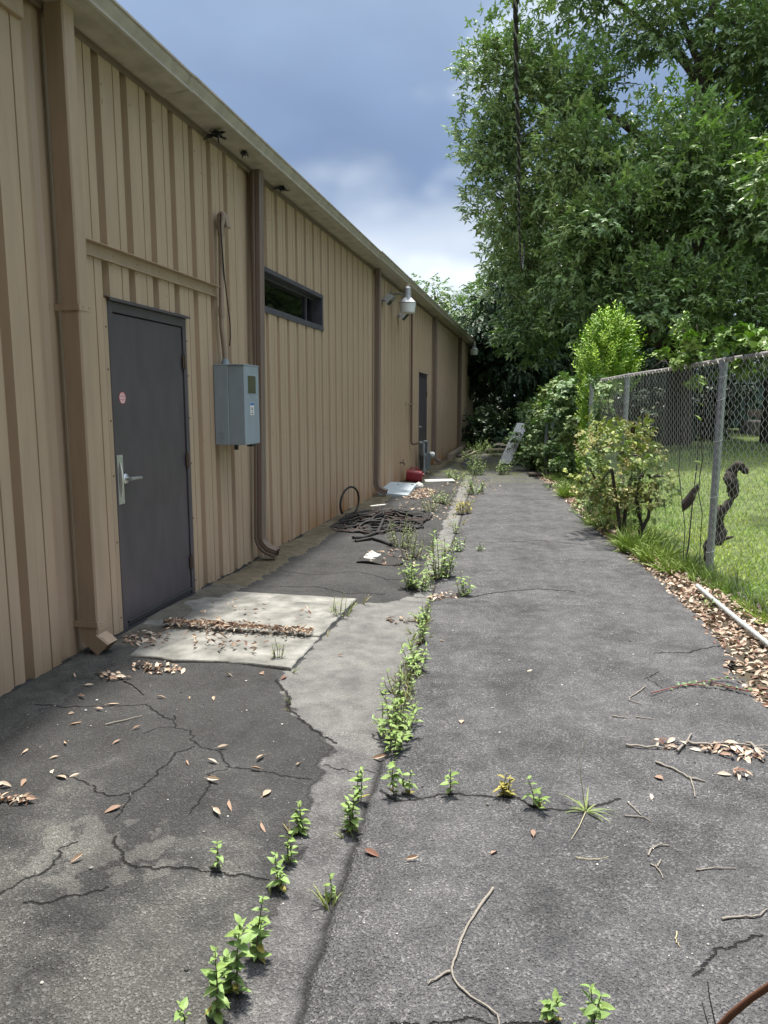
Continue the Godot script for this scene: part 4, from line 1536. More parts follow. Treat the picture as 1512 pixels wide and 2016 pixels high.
func make_sprays() -> void:
	# compound leaf of a broad tree: a drooping rib with narrow pointed leaflets on both sides
	for kind in 3:
		var mb := MB.new()
		var n: int = [4, 4, 3][kind]
		var L: float = [0.27, 0.24, 0.16][kind]
		for i in n:
			var t := (i + 1.0) / (n + 0.6)
			var p := Vector3(L * t, -0.06 * t * t, 0)
			for s in [-1.0, 1.0]:
				var g := rr(0.72, 1.12)
				mb.col = Color(g, g, g * 0.95)
				var bs := Basis(Vector3.UP, -s * rr(0.75, 1.15)) * Basis(Vector3.BACK, rr(-0.45, 0.1)) * Basis(Vector3.RIGHT, rr(-0.6, 0.6))
				mb.leaf(Transform3D(bs, p), [0.115, 0.10, 0.085][kind] * rr(0.8, 1.15), [0.054, 0.052, 0.05][kind], 0.25, rr(0.1, 0.45), 3, 0.42)
		mb.col = Color(1, 1, 1)
		mb.leaf(Transform3D(Basis(Vector3.BACK, -0.4), Vector3(L * 0.97, -0.1, 0)), [0.115, 0.10, 0.085][kind], 0.05, 0.3, 0.3, 3, 0.42)
		SPRAY[kind] = mb
	# open whorl of pointed leaves round a twig end, for the tall tree
	var wb := MB.new()
	for i in 9:
		var g := rr(0.72, 1.15)
		wb.col = Color(g, g, g * 0.95)
		var bs := Basis(Vector3.UP, i * 2.4 + rr(-0.3, 0.3)) * Basis(Vector3.BACK, rr(-0.9, 0.5)) * Basis(Vector3.RIGHT, rr(-0.6, 0.6))
		wb.leaf(Transform3D(bs, Vector3(0.16 * i / 9.0, rr(-0.03, 0.03), rr(-0.03, 0.03))), rr(0.10, 0.15), rr(0.045, 0.06), 0.25, rr(0.1, 0.5), 3, 0.42)
	SPRAY["whorl"] = wb
	# rounder broad leaf cluster for vines
	var vb := MB.new()
	for i in 6:
		var g := rr(0.75, 1.1)
		vb.col = Color(g, g, g)
		var bs := Basis(Vector3.UP, i * 2.4) * Basis(Vector3.BACK, rr(-0.5, 0.4)) * Basis(Vector3.RIGHT, rr(-0.4, 0.4))
		vb.leaf(Transform3D(bs, Vector3(rr(-0.05, 0.05), rr(-0.04, 0.04), rr(-0.05, 0.05))), rr(0.07, 0.10), rr(0.06, 0.085), 0.2, rr(0.1, 0.4), 3, 0.34)
	SPRAY["vine"] = vb
	# upright shoot with small narrow leaves all round, for the lime shrub
	var sb := MB.new()
	for i in 16:
		var t := i / 16.0
		var g := rr(0.75, 1.15)
		sb.col = Color(g, g, g * 0.9)
		var bs := Basis(Vector3.UP, i * 2.4) * Basis(Vector3.BACK, rr(0.35, 0.9))
		sb.leaf(Transform3D(bs, Vector3(0, 0.26 * t, 0)), rr(0.055, 0.08) * (1.1 - 0.4 * t), 0.02, 0.2, 0.1, 3, 0.5)
	SPRAY["shoot"] = sb


func trunk(called: String, pts: Array, rad: Array, m: Material, parent: Node3D, sides := 10) -> void:
	var mb := MB.new()
	mb.tube(pts, rad, sides)
	obj(called, mb, m, parent)


# a crown: boughs [x, y, z, rx, ry, rz, count] given in metres from the trunk's foot; each gets its limb, and clumps of sprays round its shell
func crown(o: Node3D, boughs: Array, spray: MB, m: Material, size: float, tint: Array, limbs: Material, from: Array, droop := 0.5, clump := 0.42) -> void:
	var xf := []
	var cols := []
	var tw := MB.new()
	for b in boughs:
		var c := Vector3(b[0], b[1], b[2])
		if from.size():
			var s: Vector3 = from[0]
			for q in from:
				if (q as Vector3).y < c.y - 0.25 * Vector2(c.x, c.z).length() and (q as Vector3).y > s.y:
					s = q
			var mid := s.lerp(c, 0.5) + Vector3(rr(-0.15, 0.15), 0.12 * s.distance_to(c) + rr(-0.1, 0.1), rr(-0.15, 0.15))
			var p := []
			for i in 8:
				var t := i / 7.0
				p.append(s.lerp(mid, t).lerp(mid.lerp(c, t), t) + Vector3(rr(-0.04, 0.04), rr(-0.04, 0.04), rr(-0.04, 0.04)) * (1.0 if i > 0 else 0.0))
			var r0 := clampf(0.02 * s.distance_to(c) + 0.02, 0.03, 0.14)
			trunk("limb", p, [r0, r0 * 0.9, r0 * 0.8, r0 * 0.7, r0 * 0.6, r0 * 0.48, r0 * 0.35, r0 * 0.2], limbs, o, 7)
		var total: int = b[6]
		var per := 16
		var left := total
		while left > 0:
			var d := Vector3(rr(-1, 1), rr(-1, 1), rr(-1, 1))
			if d.length() > 1.0 or d.length() < 0.1:
				continue
			var far := pow(rng.randf(), 0.45)
			d = d.normalized()
			var wav := 1.0 + 0.28 * wob.get_noise_3d(d.x * 90 + c.x * 40, d.y * 90 + c.y * 40, d.z * 90 + c.z * 40)
			var q := c + Vector3(d.x * b[3], d.y * b[4], d.z * b[5]) * far * wav
			var base: Color = tint[rng.randi_range(0, tint.size() - 1)]
			base = base.lerp(tint[0], 0.4)
			if limbs and rng.randf() < 0.6:
				var a := c.lerp(q, 0.25)
				tw.tube([a, a.lerp(q, 0.55) + Vector3(rr(-0.06, 0.06), rr(0, 0.12), rr(-0.06, 0.06)), q], [0.014, 0.009, 0.004], 4, false)
			for k in mini(per, left):
				var off := Vector3(rr(-1, 1), rr(-0.8, 0.8), rr(-1, 1)) * clump
				var dir := (off.normalized() * 0.9 + d * 0.8 + Vector3(rr(-0.3, 0.3), rr(-0.3, 0.3) - droop, rr(-0.3, 0.3))).normalized()
				var up := Vector3(rr(-0.5, 0.5), 1.0, rr(-0.5, 0.5)).normalized()
				var z := dir.cross(up).normalized()
				var bs := Basis(dir, z.cross(dir), z).scaled(Vector3.ONE * size * rr(0.75, 1.25))
				xf.append(Transform3D(bs, q + off))
				var g := rr(0.8, 1.2)
				cols.append(Color(base.r * g, base.g * g, base.b * g))
			left -= per
	if tw.v.size():
		obj("twigs", tw, limbs, o)
	many("foliage", spray.mesh(m), xf, cols, o, true)


func upright(o: Node3D, places: Array, spray: MB, m: Material, tint: Array) -> void:   # shoots pointing up and out: [x, y, z, size, lean x, lean z]
	var xf := []
	var cols := []
	for q in places:
		var up := Vector3(q[4] + rr(-0.3, 0.3), 1.0, q[5] + rr(-0.3, 0.3)).normalized()
		var x := up.cross(Vector3(rr(-1, 1), 0.1, rr(-1, 1))).normalized()
		xf.append(Transform3D(Basis(x, up, x.cross(up)).scaled(Vector3.ONE * q[3]), Vector3(q[0], q[1], q[2])))
		var t: Color = tint[rng.randi_range(0, tint.size() - 1)]
		var g := rr(0.8, 1.2)
		cols.append(Color(t.r * g, t.g * g, t.b * g))
	many("foliage", spray.mesh(m), xf, cols, o, true)


func trees() -> void:
	make_sprays()
	var mid := [lin(0.165, 0.24, 0.095), lin(0.195, 0.275, 0.095), lin(0.13, 0.20, 0.095), lin(0.24, 0.305, 0.105)]
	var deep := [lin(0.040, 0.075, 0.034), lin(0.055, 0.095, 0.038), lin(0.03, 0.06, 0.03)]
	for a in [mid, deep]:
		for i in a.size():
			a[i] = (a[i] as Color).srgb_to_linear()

	# the tall spreading tree beyond the fence
	var o := thing("tall_tree", "tall spreading green tree with long drooping leaves beyond the fence", "tree", Vector3(3.65, 0.35, -22.0), "trees behind the fence")
	o.scale = Vector3.ONE * 1.26
	trunk("trunk", [Vector3(0, -0.3, 0), Vector3(0.02, 0.6, 0), Vector3(-0.05, 2.0, 0.1), Vector3(0.05, 3.6, 0.0), Vector3(0.2, 5.4, -0.1), Vector3(0.1, 7.4, 0.1), Vector3(0.3, 9.5, 0)], [0.36, 0.29, 0.26, 0.25, 0.2, 0.15, 0.07], M["bark"], o)
	trunk("trunk", [Vector3(-0.02, 2.4, 0.1), Vector3(-0.5, 3.9, 0.3), Vector3(-1.3, 5.6, 0.3), Vector3(-2.4, 7.2, 0.4), Vector3(-3.4, 8.2, 0.5)], [0.2, 0.18, 0.15, 0.11, 0.05], M["bark"], o)
	var from := [Vector3(-0.05, 2.0, 0.1), Vector3(0.05, 3.6, 0.0), Vector3(0.2, 5.4, -0.1), Vector3(0.1, 7.4, 0.1)]
	crown(o, [
		[-3.7, 7.9, 0.6, 1.1, 1.0, 1.3, 820], [-4.05, 6.5, 0.4, 0.85, 0.8, 1.2, 640], [-3.7, 5.3, 0.2, 0.8, 0.8, 1.1, 640], [-3.5, 4.2, -0.8, 0.8, 0.9, 1.0, 560],
		[-2.4, 9.5, 0.4, 1.2, 0.9, 1.3, 620], [-1.2, 10.3, 0.6, 1.4, 0.9, 1.5, 640], [0.4, 10.6, 0.4, 1.5, 0.9, 1.6, 620], [1.6, 10.2, 0.4, 1.6, 1.0, 1.6, 700],
		[-2.5, 7.1, 0.9, 1.0, 0.8, 1.1, 640], [-2.2, 5.7, 1.4, 1.2, 0.9, 1.2, 880], [-1.6, 4.4, 2.2, 1.2, 0.9, 1.2, 1050], [-2.4, 3.6, 1.7, 0.8, 0.8, 0.9, 560],
		[-0.4, 5.3, 2.2, 1.1, 0.8, 1.1, 800], [-0.9, 8.4, 0.8, 1.0, 0.7, 1.2, 440], [0.9, 7.9, 1.0, 1.2, 0.8, 1.2, 640], [0.8, 4.4, 2.6, 1.3, 0.8, 1.1, 860],
		[1.9, 5.8, 1.4, 1.2, 0.9, 1.2, 760], [2.4, 8.3, 0.6, 1.2, 0.9, 1.2, 640], [2.2, 3.4, 2.4, 1.1, 0.8, 1.0, 640], [-0.6, 2.9, 2.6, 1.2, 0.7, 0.9, 720],
		[-1.9, 2.5, 1.6, 0.9, 0.7, 0.8, 480], [0.9, 2.3, 2.2, 1.1, 0.7, 0.9, 560], [-3.2, 2.9, -0.6, 0.9, 1.0, 0.9, 520], [0.0, 6.7, -1.6, 2.2, 1.4, 1.4, 800], [-2.3, 5.2, -1.6, 1.6, 1.4, 1.2, 760], [2.5, 5.0, -1.4, 1.8, 1.6, 1.2, 720]],
		SPRAY["whorl"], M["tree leaf"], 0.84, mid, M["bark"], from, 0.1, 0.37)

	# nearer tree leaning in from the right edge
	o = thing("edge_tree", "broad-leaved tree reaching in from the right edge above the fence", "tree", Vector3(6.6, 0.2, -10.2), "trees behind the fence")
	trunk("trunk", [Vector3(0, -0.3, 0), Vector3(0, 1.4, 0), Vector3(-0.2, 3.2, 0.1), Vector3(-0.3, 5.5, 0)], [0.3, 0.26, 0.22, 0.1], M["bark"], o)
	crown(o, [[-3.3, 4.4, -0.4, 0.75, 0.8, 0.9, 330], [-2.9, 5.8, -0.2, 0.8, 0.8, 0.9, 330], [-2.9, 2.7, -0.3, 0.8, 0.65, 0.9, 300], [-2.0, 3.6, 0.3, 0.8, 0.9, 0.9, 340], [-1.8, 5.2, 0.3, 1.0, 1.0, 1.0, 380], [-0.9, 6.6, 0, 1.4, 1.0, 1.3, 420], [-2.2, 2.0, -0.6, 0.7, 0.5, 0.7, 220]],
		SPRAY["whorl"], M["tree leaf"], 0.95, [mid[1], mid[3], mid[0]], M["bark"], [Vector3(0, 1.4, 0), Vector3(-0.2, 3.2, 0.1)], 0.2, 0.36)

	# dark tree hung with vines at the end of the drive
	o = thing("vine_clad_tree", "dark tree smothered in vines at the end of the drive", "tree", Vector3(-0.7, 0.1, -28.0))
	trunk("trunk", [Vector3(0, -0.2, 0), Vector3(0.1, 2.5, 0), Vector3(0, 5.0, 0), Vector3(0.2, 7.2, 0)], [0.4, 0.3, 0.24, 0.1], M["bark"], o)
	crown(o, [[-0.2, 6.9, 0.3, 0.9, 1.0, 0.9, 420], [-0.5, 5.6, 0.5, 1.2, 1.0, 1.1, 560], [0.4, 5.0, 0.6, 1.3, 1.2, 1.1, 560], [-0.9, 4.2, 0.7, 1.2, 1.1, 1.1, 560], [0.5, 3.4, 0.7, 1.4, 1.1, 1.1, 560], [-0.6, 2.6, 0.7, 1.4, 0.9, 1.1, 480], [1.5, 4.3, 0.2, 1.1, 1.3, 1.1, 460], [1.7, 2.4, 0.3, 1.2, 1.0, 1.0, 400], [-1.7, 2.9, 0.2, 0.9, 1.1, 0.9, 400]],
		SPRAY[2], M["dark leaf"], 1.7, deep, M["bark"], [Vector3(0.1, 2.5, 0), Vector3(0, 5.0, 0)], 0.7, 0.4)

	# backdrop trees, each its own
	var rows := [
		[-5.2, -36.0, 7.2, 2.3, 0, "feathery light green tree rising behind the roof end of the building"],
		[-7.4, -38.0, 6.0, 1.7, 0, "thin-topped tree furthest left above the gutter end"],
		[-3.0, -37.0, 7.2, 2.0, 0, "bushy green tree between the roof end and the vine-clad tree"],
		[1.6, -30.5, 9.5, 2.6, 1, "dark tree just right of the vine-clad tree"],
		[4.6, -29.0, 10.0, 2.8, 1, "dark tree behind the trunk of the tall spreading tree"],
		[8.0, -38.0, 11.5, 3.2, 1, "dark tree behind the green container"],
		[13.5, -36.0, 11.5, 3.4, 1, "dark tree beyond the concrete slab at the right edge"],
		[0.2, -41.0, 11.0, 3.2, 1, "tall dark tree farthest back above the end of the drive"],
		[6.2, -22.5, 11.5, 2.8, 0, "tall leafy tree just right of the spreading tree"],
		[9.6, -17.5, 10.5, 2.8, 0, "leafy tree behind the edge tree on the right"],
		[5.8, -40.0, 12.0, 3.4, 1, "tall dark tree farthest back behind the lawn"]]
	for r in rows:
		var h: float = r[2]
		var w: float = r[3]
		var y0 := lawn_y(r[0], r[1]) if r[0] > 0 else -0.05
		o = thing("background_tree", r[5], "tree", Vector3(r[0], y0, r[1]), "trees closing the view")
		trunk("trunk", [Vector3(0, -0.2, 0), Vector3(rr(-0.2, 0.2), h * 0.35, 0), Vector3(rr(-0.3, 0.3), h * 0.7, 0), Vector3(0, h * 0.95, 0)], [0.28, 0.22, 0.14, 0.04], M["bark"], o, 8)
		var bs := []
		var n := 11
		for i in n:
			var t := (i + 0.5) / n
			var a := i * 2.4 + rr(-0.4, 0.4)
			var out := w * 0.62 * sin(PI * (0.12 + 0.8 * t)) * (0.4 if i > n - 2 else 1.0)
			bs.append([cos(a) * out, h * ((0.40 + 0.54 * t) if r[4] == 0 and r[1] > -25.0 else (0.16 + 0.78 * t)), sin(a) * out, w * rr(0.42, 0.6), w * rr(0.36, 0.5), w * rr(0.42, 0.6), int(220 * w / 2.6)])
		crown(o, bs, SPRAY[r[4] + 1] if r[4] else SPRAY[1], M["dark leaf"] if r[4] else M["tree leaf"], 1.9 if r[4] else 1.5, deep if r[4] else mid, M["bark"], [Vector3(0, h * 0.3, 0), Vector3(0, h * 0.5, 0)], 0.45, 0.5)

	# undergrowth that closes the dark end of the drive and the shade behind the lawn
	var ug := [
		[-1.9, -25.6, 0.8, 0.8, "dark broad-leaved bush beside the building corner"], [-0.4, -27.0, 1.1, 1.2, "dark undergrowth bush at the end of the drive"], [0.9, -26.0, 1.0, 1.2, "dark bush behind the vine-covered fence"],
		[-3.1, -30.5, 1.0, 1.6, "dark bush behind the building corner"], [2.6, -24.5, 1.2, 1.0, "dark bush behind the lime green shrub"], [4.4, -24.0, 1.3, 0.9, "shaded bush behind the lawn left of the container"],
		[6.0, -28.5, 1.5, 1.3, "shaded bush directly left of the green container"], [13.0, -31.5, 1.4, 1.2, "shaded bush right of the concrete slab"], [-1.7, -31.5, 1.5, 1.9, "dark bush farthest back at the end of the drive"], [1.8, -33.0, 2.0, 2.0, "dark bush farthest back behind the vines"], [5.0, -34.0, 2.2, 2.0, "dark bush farthest back behind the lawn"], [10.0, -36.0, 2.4, 2.2, "dark bush farthest back right behind the container"]]
	for u in ug:
		var y0 := maxf(lawn_y(u[0], u[1]), -0.03)
		o = thing("dark_bush", u[4], "bush", Vector3(u[0], y0, u[1]), "undergrowth in the shade")
		trunk("stem", [Vector3(0, -0.1, 0), Vector3(0.03, u[3] * 0.6, 0), Vector3(0.05, u[3] * 1.2, 0)], [0.05, 0.035, 0.01], M["bark"], o, 6)
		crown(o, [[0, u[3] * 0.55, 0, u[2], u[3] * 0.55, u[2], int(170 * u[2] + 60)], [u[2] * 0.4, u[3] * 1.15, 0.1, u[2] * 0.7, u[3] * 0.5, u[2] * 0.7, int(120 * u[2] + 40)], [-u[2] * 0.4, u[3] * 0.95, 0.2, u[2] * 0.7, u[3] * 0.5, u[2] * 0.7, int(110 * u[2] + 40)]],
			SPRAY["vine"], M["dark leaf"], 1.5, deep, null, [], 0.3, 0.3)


func behind() -> void:   # unseen evergreens, added behind the camera to block light and darken the wall ribs
	var dk := [Color(0.02, 0.034, 0.018), Color(0.028, 0.044, 0.02)]
	for r in [[-1.6, 5.6, "dense dark evergreen added out of view behind the camera, nearest the building"], [1.6, 5.2, "dense dark evergreen added out of view behind the camera, second from the building"], [4.8, 5.6, "dense dark evergreen added out of view behind the camera, third from the building"], [8.2, 5.0, "dense dark evergreen added out of view behind the camera, fourth from the building"], [11.8, 4.0, "dense dark evergreen added out of view behind the camera, farthest from the building"]]:
		var o := thing("light_blocking_tree", r[2], "tree", Vector3(r[0], -0.05, r[1]), "added evergreens out of view that block light from behind")
		trunk("trunk", [Vector3(0, -0.2, 0), Vector3(0.1, 3.0, 0), Vector3(0, 8.0, 0), Vector3(0, 12.5, 0)], [0.3, 0.24, 0.16, 0.05], M["bark"], o, 8)
		crown(o, [[0, 1.6, 0, 2.0, 1.6, 1.5, 520], [-0.3, 4.2, 0.1, 2.2, 1.8, 1.6, 600], [0.3, 7.0, 0, 2.2, 1.9, 1.6, 600], [0, 10.0, 0, 2.0, 1.9, 1.5, 520], [0, 12.8, 0, 1.9, 1.8, 1.5, 460], [0, 15.4, 0, 1.3, 1.5, 1.2, 300]], SPRAY[2], M["dark leaf"], 2.6, dk, M["bark"], [], 0.4, 0.6)


func hedge() -> void:
	var kud := [lin(0.18, 0.27, 0.11).srgb_to_linear(), lin(0.22, 0.31, 0.13).srgb_to_linear(), lin(0.13, 0.215, 0.095).srgb_to_linear(), lin(0.28, 0.34, 0.11).srgb_to_linear()]
	var vm := [
		[0.70, -14.4, "vine-covered mound of fence directly left of the lime green shrub", [[0, 1.15, 0, 0.55, 0.75, 0.7, 520], [-0.15, 1.8, -0.2, 0.45, 0.3, 0.6, 240]]],
		[0.30, -16.9, "leafy vine mound behind the ribbed sheet", [[0, 1.1, 0, 0.5, 0.8, 1.2, 600], [-0.2, 1.4, -1.0, 0.5, 0.5, 1.1, 420], [0.15, 1.8, 0.3, 0.42, 0.25, 0.8, 260]]],
		[-0.15, -20.6, "farthest vine mound on the fence at the end of the drive", [[0, 1.0, 0, 0.7, 0.8, 1.6, 560], [-0.3, 0.6, 1.2, 0.5, 0.5, 0.8, 260]]],
		[-0.12, -18.2, "low vine mound spilling onto the drive beside the ribbed sheet", [[0.1, 0.35, 0.6, 0.5, 0.45, 0.9, 420], [0.45, 0.4, 1.7, 0.5, 0.42, 0.7, 330], [0.75, 0.4, 2.7, 0.42, 0.4, 0.6, 260]]]]
	for v in vm:
		var o := thing("vine_mound", v[2], "vine", Vector3(v[0], 0.0, v[1]), "vines smothering the old fence")
		trunk("stem", [Vector3(0.05, 0, 0), Vector3(0.0, 0.4, 0.1), Vector3(0.05, 0.9, 0)], [0.03, 0.025, 0.015], M["bark"], o, 6)
		crown(o, v[3], SPRAY["vine"], M["vine leaf"], 1.0, kud, M["bark"], [], 0.35, 0.16)

	# lime green shrub standing above the fence end
	var lime := [lin(0.25, 0.40, 0.04).srgb_to_linear(), lin(0.32, 0.47, 0.05).srgb_to_linear(), lin(0.17, 0.30, 0.035).srgb_to_linear()]
	var o := thing("lime_shrub", "bright lime green upright shrub at the end of the chain-link fence", "shrub", Vector3(0.78, -0.02, -13.0))
	for s in [[Vector3(0, 0, 0), Vector3(0.02, 0.8, 0), Vector3(0.1, 1.7, -0.2), Vector3(0.3, 2.7, -0.4)], [Vector3(0.02, 0, 0), Vector3(0.08, 0.7, 0), Vector3(0.0, 1.4, 0.05), Vector3(-0.05, 1.9, 0.1)], [Vector3(0.1, 1.5, -0.2), Vector3(0.25, 2.1, -0.3), Vector3(0.5, 2.5, -0.3)]]:
		trunk("stem", s, [0.028, 0.024, 0.018, 0.008], M["bark"], o, 6)
	var pl := []
	for i in 560:   # rounded top
		var d := Vector3(rr(-1, 1), rr(-1, 1), rr(-1, 1))
		if d.length() > 1:
			d = d.normalized() * rr(0.6, 1)
		var taper := 1.0 - 0.45 * maxf(d.y, 0.0)
		pl.append([0.28 + d.x * 0.5 * taper, 2.25 + d.y * 0.75, -0.35 + d.z * 0.45 * taper, rr(0.8, 1.3), d.x * 0.8, d.z * 0.8])
	for i in 230:   # the narrow lower column
		var y := rr(0.3, 1.8)
		pl.append([rr(-0.18, 0.16), y, rr(-0.16, 0.22), rr(0.7, 1.1), rr(-0.5, 0.5), rr(-0.2, 0.6)])
	upright(o, pl, SPRAY["shoot"], M["lime leaf"], lime)

	# yellow-green bush in front of the fence
	var yel := [lin(0.22, 0.29, 0.085).srgb_to_linear(), lin(0.34, 0.36, 0.08).srgb_to_linear(), lin(0.15, 0.22, 0.075).srgb_to_linear(), lin(0.38, 0.31, 0.13).srgb_to_linear()]
	o = thing("mottled_bush", "yellow-green mottled bush growing against the chain-link fence", "bush", Vector3(0.98, -0.02, -8.75))
	for s in [[Vector3(0.08, -0.05, 0.3), Vector3(0.12, 0.2, 0.25), Vector3(0.06, 0.45, 0.2), Vector3(0.1, 0.8, 0.1)], [Vector3(0.1, 0.12, 0.27), Vector3(0.18, 0.3, 0.3), Vector3(0.2, 0.5, 0.25)], [Vector3(-0.05, 0, -0.1), Vector3(-0.12, 0.4, -0.1), Vector3(-0.2, 0.8, 0)], [Vector3(-0.02, 0, -0.2), Vector3(0.0, 0.5, -0.2), Vector3(0.1, 0.95, -0.2)]]:
		trunk("stem", s, [0.026, 0.022, 0.018, 0.008], M["dead vine"], o, 6)
	crown(o, [[-0.14, 0.98, 0.1, 0.40, 0.26, 0.5, 130], [0.14, 0.74, 0.2, 0.34, 0.22, 0.4, 90], [-0.30, 0.66, -0.2, 0.34, 0.28, 0.55, 105], [-0.16, 0.32, -0.6, 0.36, 0.26, 0.6, 120], [0.02, 1.18, -0.3, 0.28, 0.16, 0.45, 70], [-0.34, 1.1, -0.9, 0.25, 0.3, 0.5, 90], [0.16, 0.48, 0.1, 0.26, 0.2, 0.3, 70]], SPRAY["vine"], M["vine leaf"], 0.5, yel, M["dead vine"], [], 0.2, 0.16)
	var sprigs := []
	for i in 60:
		sprigs.append([rr(-0.5, 0.35), rr(0.2, 1.25), rr(-0.9, 0.5), rr(0.5, 1.0), rr(-0.9, 0.9), rr(-0.3, 1.0)])
	upright(o, sprigs, SPRAY["shoot"], M["vine leaf"], yel)
	# loose vines climbing over the end of the wire between the bush and the shrub
	o = thing("wire_vine", "loose bright vines climbing over the wire between the mottled bush and the lime shrub", "vine", Vector3(fence_x(-11.2), 0, -11.2))
	for k in 5:
		var p := []
		for i in 7:
			p.append(Vector3(rr(-0.1, 0.06), i * 0.27, rr(-0.15, 0.15) + k * 0.35 - 0.7))
		trunk("runner", p, [0.007, 0.006, 0.004], M["dead vine"], o, 5)
	crown(o, [[-0.05, 1.5, -0.6, 0.14, 0.35, 0.5, 110], [-0.05, 0.9, -0.5, 0.16, 0.4, 0.5, 120], [-0.05, 0.6, 0.3, 0.16, 0.45, 0.5, 120], [-0.08, 0.2, 0.0, 0.2, 0.2, 0.9, 130], [0.02, 1.75, 0.2, 0.1, 0.12, 0.7, 60]], SPRAY["vine"], M["vine leaf"], 0.6, kud, M["dead vine"], [], 0.2, 0.12)

	# bright vines along the top rail
	var bright := [lin(0.22, 0.33, 0.08).srgb_to_linear(), lin(0.28, 0.38, 0.09).srgb_to_linear(), lin(0.16, 0.27, 0.07).srgb_to_linear()]
	o = thing("rail_vine", "bright heart-leaved vine lying along the top rail by the near post", "vine", Vector3(fence_x(-6.9), 1.9, -6.9))
	var bl := []
	for i in 26:
		var z := rr(0.9, -1.3)
		bl.append([0.135 * z + rr(-0.08, 0.12), rr(0.02, 0.22) * (1.0 if z > -0.7 else 0.6), z, 0.07, 0.05, 0.09, 8])
	bl.append_array([[-0.02, -0.12, -0.75, 0.05, 0.12, 0.1, 16], [-0.12, 0.02, -0.9, 0.06, 0.08, 0.1, 14], [0.1, -0.1, 0.5, 0.06, 0.1, 0.14, 16]])
	crown(o, bl, SPRAY["vine"], M["lime leaf"], 0.72, bright, M["dead vine"], [], 0.2, 0.05)
	for k in 9:
		var p := []
		var z := rr(0.8, -1.4)
		for i in 7:
			p.append(Vector3(0.135 * z + rr(-0.05, 0.05), rr(-0.02, 0.12) if k < 6 else -0.1 * i + rr(-0.04, 0.04), z))
			z -= rr(0.05, 0.16) if k < 6 else rr(-0.06, 0.06)
		trunk("runner", p, [0.005, 0.004, 0.003], M["dead vine"], o, 5)
	# upright sprig above the rail
	o = thing("rail_sprig", "upright leafy sprig rising above the top rail left of the near post", "vine", Vector3(fence_x(-7.9), 1.88, -7.9))
	trunk("stem", [Vector3(0, -0.1, 0), Vector3(0.01, 0.15, 0), Vector3(0.05, 0.36, 0)], [0.007, 0.005, 0.003], M["dead vine"], o, 5)
	var sl := []
	for i in 16:
		var t := i / 16.0
		sl.append([0.05 * t + rr(-0.05, 0.05), 0.06 + 0.3 * t, rr(-0.06, 0.06), rr(0.7, 1.0), rr(-0.8, 0.8), rr(-0.8, 0.8)])
	upright(o, sl, SPRAY["shoot"], M["lime leaf"], bright)
	# thin creeper climbing the near post
	o = thing("post_creeper", "thin pale creeper hanging beside the near fence post", "vine", Vector3(fence_x(-6.85) - 0.05, 0.0, -6.88))
	var cp := []
	for i in 12:
		cp.append(Vector3(rr(-0.02, 0.02) - 0.004 * i, 0.1 + i * 0.155, rr(-0.02, 0.02)))
	trunk("stem", cp, [0.004], M["dead vine"], o, 5)
	var clf := MB.new()
	for i in 17:
		var q: Vector3 = cp[mini(11, int(i * 0.68))]
		clf.leaf(Transform3D(turn(rr(2.2, 4.2), rr(0.1, 0.7)), q + Vector3(0, rr(-0.05, 0.05), 0)), rr(0.06, 0.085), 0.03, 0.2, 0.1)
	obj("leaves", clf, M["pale leaf"], o)
	# leafless stems leaning in the wire
	o = thing("bare_stems", "two thin bare dark stems leaning through the wire", "stem", Vector3(fence_x(-7.3) - 0.06, -0.02, -7.3))
	trunk("stem", [Vector3(-0.02, 0, 0.25), Vector3(0.02, 0.25, 0.2), Vector3(0.06, 0.6, 0.05), Vector3(0.1, 1.0, -0.05), Vector3(0.1, 1.4, -0.06)], [0.008, 0.007, 0.006, 0.005, 0.003], M["dead vine"], o, 5)
	trunk("stem", [Vector3(-0.02, 0, 0.2), Vector3(0.0, 0.4, 0.1), Vector3(-0.05, 0.9, -0.1), Vector3(-0.02, 1.5, -0.2)], [0.005, 0.004, 0.004, 0.002], M["dead vine"], o, 5)


func grass_blades(xf: Array, cols: Array, p: Vector3, n: int, r: float, h: float, c: Color, lean := 0.5) -> void:
	for i in n:
		var a := rr(0, TAU)
		var q := Vector3(cos(a), 0, sin(a)) * r * sqrt(rng.randf())
		var up := (Vector3(rr(-lean, lean), 1.0, rr(-lean, lean)) + q * (1.2 / maxf(r, 0.05)) * lean).normalized()
		var x := up.cross(Vector3(rr(-1, 1), 0.05, rr(-1, 1))).normalized()
		var s := h * rr(0.6, 1.25)
		xf.append(Transform3D(Basis(x * s * 0.6, up * s, x.cross(up) * s), p + q))
		var g := rr(0.75, 1.25)
		cols.append(Color(c.r * g, c.g * g, c.b * g))


